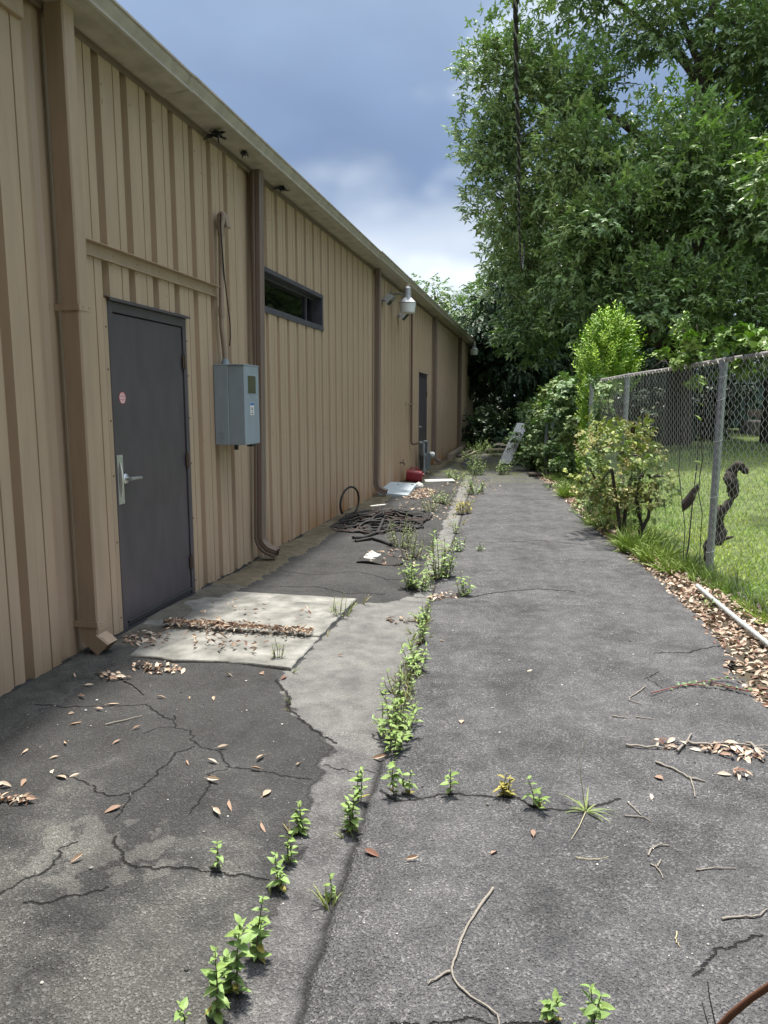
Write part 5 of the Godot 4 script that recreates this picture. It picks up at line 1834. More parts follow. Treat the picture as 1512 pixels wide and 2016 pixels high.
func grass() -> void:
	var bm := MB.new()   # a tuft of five arching blades, one metre tall
	for k in 5:
		var a := TAU * k / 5 + rr(-0.4, 0.4)
		var d := Vector3(cos(a), 0, sin(a))
		var s := Vector3(-sin(a), 0, cos(a)) * 0.045
		var p := Vector3.ZERO + d * 0.04
		var q := Vector3(0, 0.45, 0) + d * 0.14
		var e := Vector3(0, 0.8, 0) + d * 0.36
		var f := Vector3(0, 0.95, 0) + d * 0.62
		bm.quad(p - s, p + s, q + s * 0.9, q - s * 0.9)
		bm.quad(q - s * 0.9, q + s * 0.9, e + s * 0.6, e - s * 0.6)
		bm.tri(e - s * 0.6, e + s * 0.6, f)
	SPRAY["blade"] = bm
	var xf := []
	var cols := []
	for i in 30000:   # the lawn
		var z := -3.5 - 22.0 * pow(rng.randf(), 1.5)
		var x := fence_x(z) - 0.05 + 7.5 * pow(rng.randf(), 1.3) * clampf(-z / 9.0, 0.5, 1.4)
		var patch := wob.get_noise_2d(x * 45, z * 45)
		var c := Color(0.24, 0.37, 0.07).lerp(Color(0.40, 0.46, 0.11), clampf(0.5 + patch * 1.6, 0.0, 1.0))
		grass_blades(xf, cols, Vector3(x, lawn_y(x, z) - 0.01, z), 1, 0.05, rr(0.06, 0.11) * (1.0 - 0.3 * clampf((x - fence_x(z)) / 2.0, 0, 1)), c, 1.0)
	many("lawn_grass", bm.mesh(M["grass blade"]), xf, cols, null, true)
	tag(get_node("lawn_grass"), "short sunlit lawn grass behind the chain-link fence", "grass", "", "stuff")
	xf = []
	cols = []
	for i in 520:   # ragged growth at the foot of the fence
		var z := rr(-6.2, -15.5)
		var x := fence_x(z) + rr(-0.18, 0.08)
		if wob.get_noise_1d(z * 90) > -0.25:
			grass_blades(xf, cols, Vector3(x, lawn_y(x, z) - 0.01, z), 1, 0.03, rr(0.08, 0.19), Color(0.20, 0.29, 0.07), 0.6)
	many("verge_weeds", bm.mesh(M["grass blade"]), xf, cols, null, true)
	tag(get_node("verge_weeds"), "ragged green growth along the foot of the fence", "grass", "", "stuff")
	for t in [[0.99, -8.0, 0.24, 70, "fine arching grass tuft in front of the mottled bush"], [1.12, -7.45, 0.2, 60, "second grass tuft nearer the camera than the mottled bush"], [1.22, -7.0, 0.16, 40, "smaller grass tuft left of the near post"], [0.72, -9.6, 0.2, 45, "grass tuft behind the mottled bush"], [0.45, -12.4, 0.22, 45, "grass tuft at the foot of the lime green shrub"]]:
		var o := thing("grass_tuft", t[4], "grass tuft", Vector3(t[0], lawn_y(t[0], t[1]), t[1]), "grass tufts along the fence")
		var a := []
		var b := []
		grass_blades(a, b, Vector3.ZERO, int(t[3] * 0.75), 0.13, t[2] * 1.05, Color(0.22, 0.30, 0.07), 0.8)
		many("blades", bm.mesh(M["grass blade"]), a, b, o, true)


# a small weed: upright stems with paired pointed leaves
func weed(label: String, x: float, z: float, h: float, w: float, tone: int, leaves_apart: bool, group: String, stems := 0) -> void:
	var o := thing("weed_plant", label, "weed", Vector3(x, gy(x, z) - 0.004, z), group)
	var mm: Material = M[["weed leaf", "weed pale", "weed fine", "weed yellow"][tone]]
	var sm := MB.new()
	var all := MB.new()
	var n := stems if stems else maxi(3, int(w / 0.028))
	if not leaves_apart:
		n = maxi(4, int(w / 0.018))
	for s in n:
		var a := rr(0, TAU)
		var r := w * (0.22 if leaves_apart else 0.36) * sqrt(rng.randf()) if s else 0.0
		var p := Vector3(cos(a) * r, 0, sin(a) * r)
		var hh := h * (1.0 if s == 0 else rr(0.3, 0.95))
		var sp := 0.25 if leaves_apart else 0.4
		var e := p + Vector3(cos(a) * w * sp * rr(0.3, 1), hh, sin(a) * w * sp * rr(0.3, 1))
		var c := p.lerp(e, 0.5) + Vector3(rr(-0.01, 0.01), 0, rr(-0.01, 0.01))
		sm.tube([p, c, e], [0.0028 * (0.6 + h * 2), 0.0022 * (0.6 + h * 2), 0.0012], 5, false)
		var nodes := maxi(4, int(hh / (0.016 if leaves_apart else 0.026 if tone != 2 else 0.02)))
		for k in nodes:
			var t := (k + 1.0) / nodes
			var q := p.lerp(c, minf(t * 2, 1)) if t < 0.5 else c.lerp(e, t * 2 - 1)
			for d in 2:
				if rng.randf() < 0.07:
					continue
				var ya := k * 1.57 + d * PI + rr(-0.7, 0.7)
				var L := (0.041 if tone != 2 else 0.03) * (1.15 - 0.55 * absf(t - 0.55)) * rr(0.55, 1.25) * (0.62 + 2.0 * minf(h, 0.25)) * (1.0 if t < 0.85 else 0.7)
				var tf := Transform3D(turn(ya, rr(-0.35, 0.6) + 0.35 * t, rr(-0.4, 0.4)), q)
				if leaves_apart:
					var lm := put("leaf", SPRAY["wl%d" % rng.randi_range(0, 2)], Transform3D(tf.basis.scaled(Vector3.ONE * L / 0.05), q), o)
					lm.set_surface_override_material(0, M["weed yellow"] if t < 0.3 and rng.randf() < 0.3 else M["weed pale"] if rng.randf() < 0.35 else mm)
				else:
					var g := rr(0.75, 1.2)
					all.col = Color(g, g, g)
					all.leaf(tf, L * 1.15, L * (0.5 if tone != 2 else 0.3), 0.25, rr(0.0, 0.4), 3, 0.38)
	obj("stems", sm, M["weed stem"], o)
	if not leaves_apart:
		var ds := MB.new()   # last year's bare stalks among the green
		for k in rng.randi_range(2, 5):
			var a := rr(0, TAU)
			var b := Vector3(cos(a), 0, sin(a)) * w * 0.3
			ds.tube([b, b * 1.3 + Vector3(0, h * 0.4, 0), b * rr(1.2, 2.2) + Vector3(0, h * rr(0.5, 0.95), 0)], [0.0022, 0.0018, 0.001], 4, false)
		obj("stems", ds, M["straw"], o)
		obj("foliage", all, mm, o)


func weeds() -> void:
	for k in 3:
		var mb := MB.new()
		mb.leaf(Transform3D(), 0.05, 0.028, 0.28, [0.05, 0.25, 0.4][k], 5, 0.36)
		SPRAY["wl%d" % k] = mb.mesh(M["weed leaf"])
	var g := "weeds growing in the drive's joints"
	weed("leafy lime weed nearest the camera in the left joint, cut by the frame", -0.81, -1.47, 0.09, 0.08, 0, true, g, 2)
	weed("second lime weed from the camera in the left joint", -0.755, -1.53, 0.19, 0.08, 0, true, g, 2)
	weed("tall lime weed third from the camera in the left joint", -0.74, -1.63, 0.21, 0.09, 0, true, g, 3)
	weed("tall lime weed at the back of the near left clump", -0.735, -1.75, 0.19, 0.09, 0, true, g, 2)
	weed("weed in the left joint between the near clump and the pale weed", -0.785, -2.06, 0.12, 0.06, 0, true, g, 2)
	weed("paler weed just above the crack in the left joint", -0.79, -2.18, 0.11, 0.06, 1, true, g, 2)
	weed("last weed of the left joint, with yellowed lower leaves", -0.80, -2.36, 0.12, 0.09, 1, true, g, 3)
	weed("single small weed alone on the cracked asphalt left of the joint", -1.0, -2.08, 0.09, 0.04, 0, true, g, 1)
	weed("bushy weed in the right joint where the cross crack begins", -0.63, -2.42, 0.16, 0.1, 1, true, g, 3)
	weed("thin weed behind the bushy weed in the right joint", -0.65, -2.62, 0.14, 0.06, 1, true, g, 2)
	weed("tiny weed beside moss at the near end of the right joint", -0.61, -2.06, 0.08, 0.05, 0, true, g, 1)
	weed("tallest weed at the left end of the cross crack", -0.53, -2.68, 0.17, 0.06, 1, true, g, 1)
	weed("short spreading weed beside the tallest one on the cross crack", -0.47, -2.69, 0.1, 0.07, 1, true, g, 2)
	weed("lone upright weed second along the cross crack", -0.31, -2.70, 0.12, 0.07, 1, true, g, 1)
	weed("withered reddish weed in the middle of the cross crack", -0.1, -2.73, 0.09, 0.04, 3, false, g)
	weed("pale rosette weed right of the withered one on the cross crack", 0.01, -2.67, 0.11, 0.1, 1, true, g, 3)
	weed("lime weed at the bottom edge of the picture, right one", 0.16, -1.655, 0.12, 0.07, 0, true, g, 2)
	weed("lime weed at the bottom edge of the picture, left one", 0.07, -1.67, 0.08, 0.06, 0, true, g, 2)
	weed("low lime sprout between the two weeds at the bottom edge", 0.11, -1.63, 0.05, 0.04, 0, true, g, 1)
	var band := [[-3.07, "front weed of the dense row beside the pale slab"], [-3.2, "second weed of the dense row"], [-3.36, "third weed of the dense row"], [-3.52, "fourth weed of the dense row, mid-row"], [-3.68, "fifth weed of the dense row"], [-3.86, "sixth weed of the dense row"], [-4.04, "seventh weed of the dense row"], [-4.22, "eighth weed of the dense row, where it thins"], [-4.6, "slender weed past the back end of the dense row"]]
	for b in band:
		weed(b[1], ease_at(SR, b[0]) + rr(-0.03, 0.03), b[0], rr(0.12, 0.2), rr(0.11, 0.16) if b[0] > -4.5 else 0.05, 1 if rng.randf() < 0.65 else 2, false, g)
	weed("bright round weed on a leaf scrap beyond the dense row", -0.77, -5.04, 0.18, 0.16, 1, false, g)
	weed("sparse weed with dead leaves on the crack right of the joint", -0.58, -5.79, 0.19, 0.13, 1, false, g)
	weed("wide green weed clump in front of the rubber mat", -1.0, -6.03, 0.30, 0.28, 1, false, g)
	weed("tallest yellowish weed clump right of the rubber mat", -0.87, -6.47, 0.44, 0.28, 1, false, g)
	weed("feathery pale weed growing over the cable heap", -1.44, -7.65, 0.36, 0.3, 2, false, g)
	weed("second feathery weed behind the mat", -1.25, -7.2, 0.28, 0.24, 2, false, g)
	weed("thin weed on the joint far side of the tall clump", -0.98, -8.79, 0.17, 0.1, 1, false, g)
	weed("small bright weed alone on the right asphalt", -0.58, -7.57, 0.08, 0.08, 0, false, g)
	weed("weed beside a dead leaf right of the tall clump", -0.81, -7.63, 0.17, 0.14, 1, false, g)
	weed("spindly weed on the corner of the pale concrete pad", -1.38, -4.96, 0.18, 0.12, 2, false, g)
	weed("spindly weed at the front edge of the concrete pad", -1.5, -4.02, 0.14, 0.07, 2, false, g)
	weed("yellow-green weed clump on the joint past the cable heap", -1.06, -10.39, 0.24, 0.22, 3, false, g)
	weed("green weed clump between the cable heap and the lid", -1.5, -10.3, 0.22, 0.3, 2, false, g)
	weed("green weed clump on the brown leaf pile's edge", -1.48, -11.4, 0.24, 0.3, 1, false, g)
	weed("weed clump on the joint past the leaf pile", -1.12, -12.76, 0.28, 0.36, 1, false, g)
	weed("weed clump behind the white board", -1.73, -15.2, 0.22, 0.4, 1, false, g)
	weed("large weed clump in front of the black plate", -1.39, -16.4, 0.42, 0.4, 1, false, g)
	weed("weed clump on the mossy asphalt near the vines", -0.82, -16.4, 0.36, 0.34, 1, false, g)
	weed("far weed clump beside the timbers", -1.9, -20.5, 0.35, 0.6, 1, false, g)
	weed("far weed clump in the shade at the building's end", -2.0, -24.0, 0.5, 0.9, 1, false, g)
	weed("far weed clump in the middle of the shaded drive", -1.3, -22.0, 0.3, 0.6, 1, false, g)
	weed("low weed at the edge of the drive below the mottled bush", 0.55, -10.6, 0.14, 0.3, 1, false, g)
	weed("dark green weed clump left of the mottled bush's foot", 0.82, -9.3, 0.34, 0.4, 1, false, g)
	weed("low weed against the plastic pipe", 1.28, -5.85, 0.12, 0.12, 1, false, g)
	weed("low weed at the drive edge in front of the lime green shrub", 0.3, -13.4, 0.2, 0.5, 1, false, g)
	# wisps of grass and low ragged growth in the joints
	var gx := []
	var gc := []
	for i in 420:
		var z := -2.0 - 14.0 * pow(rng.randf(), 1.3)
		if wob.get_noise_1d(z * 120) < -0.1:
			continue
		var x := ease_at(SR if rng.randf() < 0.75 else SL, z) + rr(-0.04, 0.04) * (1.0 if z > -8 else 3.0)
		grass_blades(gx, gc, Vector3(x, gy(x, z) - 0.004, z), 1, 0.02, rr(0.03, 0.09), Color(0.24, 0.28, 0.10) if rng.randf() < 0.7 else Color(0.42, 0.36, 0.2), 0.9)
	many("joint_grass", SPRAY["blade"].mesh(M["grass blade"]), gx, gc, null, true)
	tag(get_node("joint_grass"), "thin wisps of grass along the joints of the drive", "grass", "", "stuff")
	# pale dried grass plant on the cross crack
	var o := thing("dried_grass", "half-dried grass plant with a long bent stalk on the cross crack", "grass tuft", Vector3(0.2, gy(0.2, -2.68), -2.68))
	var gb := MB.new()
	for i in 16:
		var a := rr(0, TAU)
		gb.col = Color(1.6, 1.3, 0.9) if i % 3 else Color(0.9, 1.1, 0.9)
		gb.leaf(Transform3D(turn(a, rr(0.1, 1.1))), rr(0.05, 0.12), 0.007, 0.2, rr(0.2, 0.9), 5, 0.3)
	obj("blades", gb, M["weed fine"], o)
	var sk := MB.new()
	sk.tube([Vector3(0, 0, 0), Vector3(-0.02, 0.12, 0.0), Vector3(-0.03, 0.2, -0.02), Vector3(-0.01, 0.27, -0.03)], [0.0022, 0.0018, 0.001], 5)
	sk.tube([Vector3(0, 0.004, 0), Vector3(-0.03, 0.01, 0.12), Vector3(-0.06, 0.006, 0.2)], [0.002, 0.0015, 0.001], 5)
	obj("stalk", sk, M["straw"], o)
	# red-stemmed creeping weed at the drive's edge
	o = thing("creeping_weed", "low creeping weed with reddish stems across the right edge of the drive", "weed", Vector3(0.9, gy(0.9, -4.1), -4.1))
	var rs := MB.new()
	var rl := MB.new()
	for s in [[[-0.31, 0.21], [-0.12, 0.05], [0.02, -0.04], [0.16, 0.05], [0.3, 0.1]], [[0.02, -0.04], [0.1, -0.1], [0.2, -0.12]], [[-0.12, 0.05], [0.05, 0.02], [0.2, 0.08]]]:
		var p := []
		for q in s:
			p.append(Vector3(q[0], 0.012, q[1]))
		rs.tube(p, [0.003], 5)
		for i in p.size() - 1:
			for k in 7:
				var q: Vector3 = (p[i] as Vector3).lerp(p[i + 1], rng.randf())
				if q.x > -0.2:
					rl.leaf(Transform3D(turn(rr(0, TAU), rr(0.1, 0.7)), q), rr(0.018, 0.032), 0.014, 0.2, 0.2, 3)
	obj("stems", rs, M["red stem"], o)
	obj("leaves", rl, M["vine green"], o)


func fallen() -> void:
	# dry leaf shapes: curled, cupped, flat
	var shapes := []
	for k in 5:
		var mb := MB.new()
		mb.leaf(Transform3D(Basis(Vector3.RIGHT, [0.0, 0.5, -0.3, 0.2, -0.6][k]), Vector3(-0.04, 0.006, 0)), 0.085, [0.03, 0.026, 0.038, 0.022, 0.03][k], [0.5, 1.1, 0.3, 0.9, -0.5][k], [0.1, -0.3, 0.25, -0.15, 0.2][k], 6, 0.45)
		mb.tube([Vector3(-0.055, 0.004, 0), Vector3(-0.04, 0.006, 0)], [0.0012], 4, false)
		shapes.append(mb)
	var tints := [Color(0.44, 0.335, 0.25), Color(0.55, 0.45, 0.355), Color(0.19, 0.105, 0.078), Color(0.31, 0.215, 0.16), Color(0.62, 0.535, 0.43)]
	var names := ["tan", "pale tan", "dark reddish brown", "brown", "cream"]
	for k in 5:
		for t in 5:
			pass
	var marks := [["near downspout shoe", -2.5, -3.85], ["long crack near the wall", -2.1, -3.1], ["lone small weed left of the joint", -1.0, -2.08], ["leaf cluster at the left edge", -1.93, -2.3], ["branching crack amid the left asphalt", -1.45, -2.8], ["wide crack below the concrete pad", -1.25, -3.5], ["front edge of the concrete pad", -1.9, -3.8], ["weed where the cross crack begins", -0.63, -2.42], ["cross crack's right end", 0.3, -2.75], ["brown leaf cluster on the right", 0.86, -3.3], ["middle of the right asphalt", 0.1, -3.5], ["worn patch at lower left", -1.45, -2.1]]
	var spots := [-2.48, -3.48, -2.34, -3.39, -2.22, -3.06, -2.13, -2.97, -1.82, -2.98, -1.83, -2.83, -2.18, -2.67, -2.04, -2.77, -2.01, -2.64, -1.94, -2.53, -1.87, -2.49, -1.83, -2.52, -1.99, -2.42, -2.09, -3.22, -2.11, -3.13, -1.89, -3.34, -1.75, -3.37, -1.62, -3.39, -1.68, -3.71, -1.51, -3.78, -1.36, -3.73, -1.14, -2.82, -0.97, -2.82, -1.12, -2.72, -1.34, -2.87, -1.01, -2.55, -1.14, -2.38, -1.11, -2.44, -0.94, -2.34, -1.25, -2.59, -1.42, -2.71, -1.47, -2.01, -1.53, -2.32, -1.32, -2.73, -0.66, -2.99, -2.28, -3.24, -0.34, -3.38, -0.12, -2.36, -0.39, -2.27, -0.53, -2.29, 0.01, -2.49, -0.03, -4.12, 0.50, -3.00, 0.45, -2.84, -0.6, -4.62, -1.16, -4.18]
	var by := {}
	for i in range(0, spots.size(), 2):
		var p := Vector2(spots[i], spots[i + 1])
		var best := 0
		for k in marks.size():
			if p.distance_to(Vector2(marks[k][1], marks[k][2])) < p.distance_to(Vector2(marks[best][1], marks[best][2])):
				best = k
		by[best] = by.get(best, []) + [p]
	var ord := ["closest to", "second from", "third from", "fourth from", "fifth from", "sixth from", "seventh from", "eighth from", "ninth from", "tenth from", "eleventh from", "twelfth from"]
	for k in by:
		var l: Array = by[k]
		var c := Vector2(marks[k][1], marks[k][2])
		l.sort_custom(func(a, b): return a.distance_to(c) < b.distance_to(c))
		for i in l.size():
			var p: Vector2 = l[i]
			var t: int = [0, 1, 3, 4, 3, 0, 0][rng.randi_range(0, 6)]
			if i == 0 and k in [7, 5]:
				t = 2
			var s: int = rng.randi_range(0, 4)
			var key := "fl%d_%d" % [s, t]
			if not SPRAY.has(key):
				var src: MB = shapes[s]
				for q in src.c.size():
					src.c[q] = tints[t]
				SPRAY[key] = src.mesh(M["dry leaf"])
			var o := MeshInstance3D.new()
			o.mesh = SPRAY[key]
			o.name = numbered("fallen_leaf")
			add_child(o)
			var sc := rr(0.42, 0.8)
			o.transform = Transform3D(turn(rr(0, TAU), rr(-0.1, 0.1), rr(-0.25, 0.25)).scaled(Vector3.ONE * sc), Vector3(p.x, gy(p.x, p.y) + 0.004, p.y))
			tag(o, "%s dry leaf, %s the %s" % [names[t], ord[mini(i, 11)], marks[k][0]], "leaf", "dry leaves scattered on the asphalt")

	# the litter nobody could count
	for src in shapes:
		for q in src.c.size():
			src.c[q] = Color(1, 1, 1)
	var sets := {"verge_leaf_litter": [], "doorstep_leaf_litter": [], "wall_leaf_litter": [], "small_debris": []}
	for i in 11000:   # along the right verge
		var z := -2.6 - 13.5 * pow(rng.randf(), 1.35)
		var e := ease_at(ED, z)
		var f := fence_x(z)
		var u := rng.randf()
		var x := lerpf(e - 0.06, maxf(f + 0.05, e + 0.35), pow(u, 0.8))
		if z < -5 and x > f - 0.1 and rng.randf() < 0.6:
			continue
		sets["verge_leaf_litter"].append(Vector3(x, maxf(lawn_y(x, z), gy(x, z) - 0.02 if x < e else -1.0) + rr(0.002, 0.03), z))
	for i in 420:   # on the concrete pad's joint, and drifts by the wall
		var x := rr(-2.45, -1.42)
		sets["doorstep_leaf_litter"].append(Vector3(x, 0.042 + rr(0, 0.018) * (1.0 - absf(x + 1.95) * 0.8), -4.44 + rr(-1, 1) * rr(0.0, 0.075)))
	for i in 60:
		sets["doorstep_leaf_litter"].append(Vector3(rr(-2.4, -1.5), 0.036, rr(-4.38, -4.0)))
	for i in 26:
		sets["doorstep_leaf_litter"].append(Vector3(rr(-2.4, -1.5), 0.048, rr(-5.1, -4.5)))
	for q in [[-2.42, -4.15, 0.16, 0.16, 70], [-2.12, -3.72, 0.16, 0.08, 60], [-2.28, -3.55, 0.1, 0.05, 24], [-1.93, -2.29, 0.07, 0.035, 26], [-2.05, -2.36, 0.04, 0.03, 6], [-2.03, -12.4, 0.28, 0.8, 520], [-0.72, -5.75, 0.16, 0.12, 46], [-0.95, -5.02, 0.1, 0.05, 18], [-1.35, -7.1, 0.4, 0.4, 70], [-1.7, -10.8, 0.7, 1.5, 220], [-1.3, -13.5, 0.6, 1.5, 160], [0.86, -3.3, 0.14, 0.07, 60], [0.62, -3.3, 0.1, 0.06, 14], [0.8, -3.08, 0.07, 0.03, 9]]:
		for i in q[4]:
			var a := rr(0, TAU)
			var r := sqrt(rng.randf())
			var x: float = q[0] + cos(a) * q[2] * r
			var z: float = q[1] + sin(a) * q[3] * r
			sets["wall_leaf_litter"].append(Vector3(x, gy(x, z) + rr(0.002, 0.02), z))
	var what := {"verge_leaf_litter": "thick brown leaf litter between the drive and the fence", "doorstep_leaf_litter": "brown dead leaves caught along the joint of the concrete pad", "wall_leaf_litter": "drifts of brown dead leaves lying here and there on the drive"}
	for s in what:
		var xf := []
		var cols := []
		var q := MB.new()
		for k in 3:   # three leaves together, so that one copy never looks like the next
			pass
		for p in sets[s]:
			var sc := rr(0.28, 0.72)
			if p.z < -9:
				sc *= 1.1
			xf.append(Transform3D(turn(rr(0, TAU), rr(-0.4, 0.4), rr(-0.7, 0.7)).scaled(Vector3.ONE * sc), p))
			var t: Color = tints[[0, 1, 2, 3, 3, 1, 0, 4][rng.randi_range(0, 7)]]
			var g := rr(0.8, 1.15)
			cols.append(Color(t.r * g, t.g * g, t.b * g))
		many(s, (shapes[[2, 1, 0][what.keys().find(s)]] as MB).mesh(M["dry leaf"]), xf, cols, null, true)
		tag(get_node(s), what[s], "leaf litter", "", "stuff")
	# grit and crumbs of stone on the asphalt
	var gm := MB.new()
	gm.lathe([[0.0005, -0.5], [0.45, -0.2], [0.5, 0.15], [0.25, 0.45], [0.0005, 0.5]], 6, Transform3D())
	var xf := []
	var cols := []
	for i in 1500:
		var z := -1.45 - 9.0 * pow(rng.randf(), 1.6)
		var x := rr(-2.4, ease_at(ED, z) - 0.05)
		var s := rr(0.002, 0.007) if rng.randf() < 0.93 else rr(0.008, 0.016)
		xf.append(Transform3D(Basis.from_euler(Vector3(rr(0, 6), rr(0, 6), rr(0, 6))).scaled(Vector3(s, s * 0.6, s)), Vector3(x, gy(x, z) + s * 0.2, z)))
		var g: float = [0.05, 0.12, 0.35, 0.5, 0.2][rng.randi_range(0, 4)]
		cols.append(Color(g, g * 0.97, g * 0.9))
	many("loose_grit", gm.mesh(M["grit"]), xf, cols, null, true)
	tag(get_node("loose_grit"), "loose grit and pebbles scattered over the asphalt", "grit", "", "stuff")


func twigs() -> void:
	var tw := [
		["fallen_branch", "long pale bare branch with a fork lying on the near asphalt", 0.0045, [[-0.11, -2.15, -0.15, -2.02, -0.18, -1.93, -0.19, -1.83, -0.20, -1.78, -0.16, -1.72, -0.07, -1.67, -0.06, -1.63], [-0.20, -1.78, -0.22, -1.765, -0.25, -1.73]], "pale wood"],
		["fallen_branch", "straight dark stick left of the brown leaf cluster on the right", 0.006, [[0.40, -3.25, 0.49, -3.25, 0.62, -3.27]], "pale wood"],
		["fallen_branch", "forked pale branch lying across the brown leaf cluster", 0.007, [[0.61, -3.22, 0.67, -3.34, 0.71, -3.44], [0.67, -3.33, 0.75, -3.33, 0.87, -3.37, 1.04, -3.38], [0.93, -3.40, 0.99, -3.31, 1.05, -3.28]], "pale wood"],
		["fallen_branch", "hooked twig in front of the brown leaf cluster", 0.005, [[0.51, -3.12, 0.58, -3.07, 0.63, -3.01, 0.62, -2.88], [0.62, -3.02, 0.68, -3.0]], "pale wood"],
		["twig", "small elbow-shaped twig below the cross crack", 0.004, [[0.39, -2.44, 0.42, -2.51, 0.47, -2.52]], "pale wood"],
		["twig", "small three-pronged twig nearest the elbow-shaped one", 0.0035, [[0.39, -2.39, 0.41, -2.38, 0.42, -2.32], [0.41, -2.38, 0.43, -2.43]], "pale wood"],
		["twig", "straight twig right of the three-pronged one", 0.003, [[0.53, -2.39, 0.59, -2.41, 0.66, -2.42]], "pale wood"],
		["twig", "thin bowed twig in the middle of the near asphalt", 0.002, [[0.15, -2.38, 0.21, -2.37, 0.26, -2.41]], "straw"],
		["twig", "pale twig at the right edge of the near asphalt", 0.004, [[0.56, -2.15, 0.62, -2.17, 0.66, -2.17, 0.70, -2.22]], "pale wood"],
		["twig", "bent twig far right below the creeping weed", 0.004, [[0.58, -4.01, 0.54, -3.93, 0.46, -3.83, 0.53, -3.78]], "pale wood"],
		["twig", "short twig at the cross crack's right end", 0.003, [[0.34, -2.68, 0.40, -2.69, 0.43, -2.66], [0.36, -2.78, 0.4, -2.70]], "pale wood"],
		["twig", "short straight twig in the middle distance of the right asphalt", 0.004, [[0.37, -3.57, 0.44, -3.57]], "pale wood"],
		["twig", "short twig right of the middle-distance one", 0.003, [[0.48, -3.60, 0.57, -3.58]], "pale wood"],
		["twig", "curved thin twig nearest the right crack", 0.002, [[0.42, -2.07, 0.41, -2.03, 0.42, -2.01]], "straw"],
		["twig", "dark forked twig lying on the concrete pad", 0.005, [[-2.11, -4.73, -2.05, -4.82, -1.96, -4.89, -1.85, -4.98], [-1.96, -4.89, -2.04, -5.05, -2.21, -5.35]], "dead vine"],
		["twig", "pale stick on the left asphalt below the leaf drift", 0.004, [[-1.98, -2.98, -1.87, -3.12]], "pale wood"],
		["twig", "dark twig in the leaf drift by the near downspout", 0.004, [[-2.2, -3.5, -2.1, -3.45, -2.0, -3.36]], "dead vine"]]
	for t in tw:
		var mb := MB.new()
		var o := Vector3(t[3][0][0], 0, t[3][0][1])
		o.y = gy(o.x, o.z)
		for s in t[3]:
			var p := []
			for i in range(0, s.size() - 2, 2):
				for k in 4:
					var q := Vector2(s[i], s[i + 1]).lerp(Vector2(s[i + 2], s[i + 3]), k / 4.0)
					if t[2] < 0.0046 and i > 0 and k == 0:
						q = q.lerp((Vector2(s[i - 2], s[i - 1]) + Vector2(s[i + 2], s[i + 3])) / 2, 0.3)
					p.append(Vector3(q.x, gy(q.x, q.y) + t[2] * 0.9 + (rr(0, 0.012) if t[2] > 0.005 else rr(0, 0.004)), q.y) - o + Vector3(rr(-1, 1), 0, rr(-1, 1)) * 0.002)
			var e := Vector2(s[-2], s[-1])
			p.append(Vector3(e.x, gy(e.x, e.y) + t[2], e.y) - o)
			var r := []
			for i in p.size():
				r.append(t[2] * lerpf(1.0, 0.45, float(i) / p.size()) * rr(0.85, 1.15))
			mb.tube(p, r, 6)
		tag(obj(t[0], mb, M[t[4]]), t[1], "branch" if t[0] == "fallen_branch" else "twig").position = o
	# close to the lens, at the bottom right corner
	var mb := MB.new()
	mb.tube([Vector3(0.22, -0.02, -1.16), Vector3(0.262, 0.3, -1.17), Vector3(0.295, 0.492, -1.15), Vector3(0.314, 0.561, -1.12), Vector3(0.335, 0.611, -1.10), Vector3(0.361, 0.683, -1.06), Vector3(0.375, 0.769, -1.0), Vector3(0.40, 0.9, -0.95)], [0.006, 0.006, 0.0055, 0.0055, 0.005, 0.005, 0.0045, 0.004], 8)
	tag(obj("near_stem", mb, M["red bark"]), "thick reddish-brown stem reaching up at the bottom right corner", "stem")
	mb = MB.new()
	mb.tube([Vector3(0.46, -0.01, -1.69), Vector3(0.45, 0.02, -1.706), Vector3(0.436, 0.08, -1.736), Vector3(0.43, 0.12, -1.741)], [0.0022, 0.002, 0.0016, 0.0008], 5)
	mb.tube([Vector3(0.442, -0.01, -1.70), Vector3(0.43, 0.03, -1.73), Vector3(0.418, 0.07, -1.732)], [0.002, 0.0016, 0.0008], 5)
	tag(obj("dry_stalk", mb, M["dead vine"]), "two thin black dry stalks at the bottom edge near the right corner", "stalk")


# ---------------------------------------------------------------- the scene
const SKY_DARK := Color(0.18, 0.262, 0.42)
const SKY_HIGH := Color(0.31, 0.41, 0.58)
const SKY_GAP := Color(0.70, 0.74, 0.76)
const SUN := Vector3(-0.035, 0.964, -0.264)     # towards the sun: ahead along the drive, high


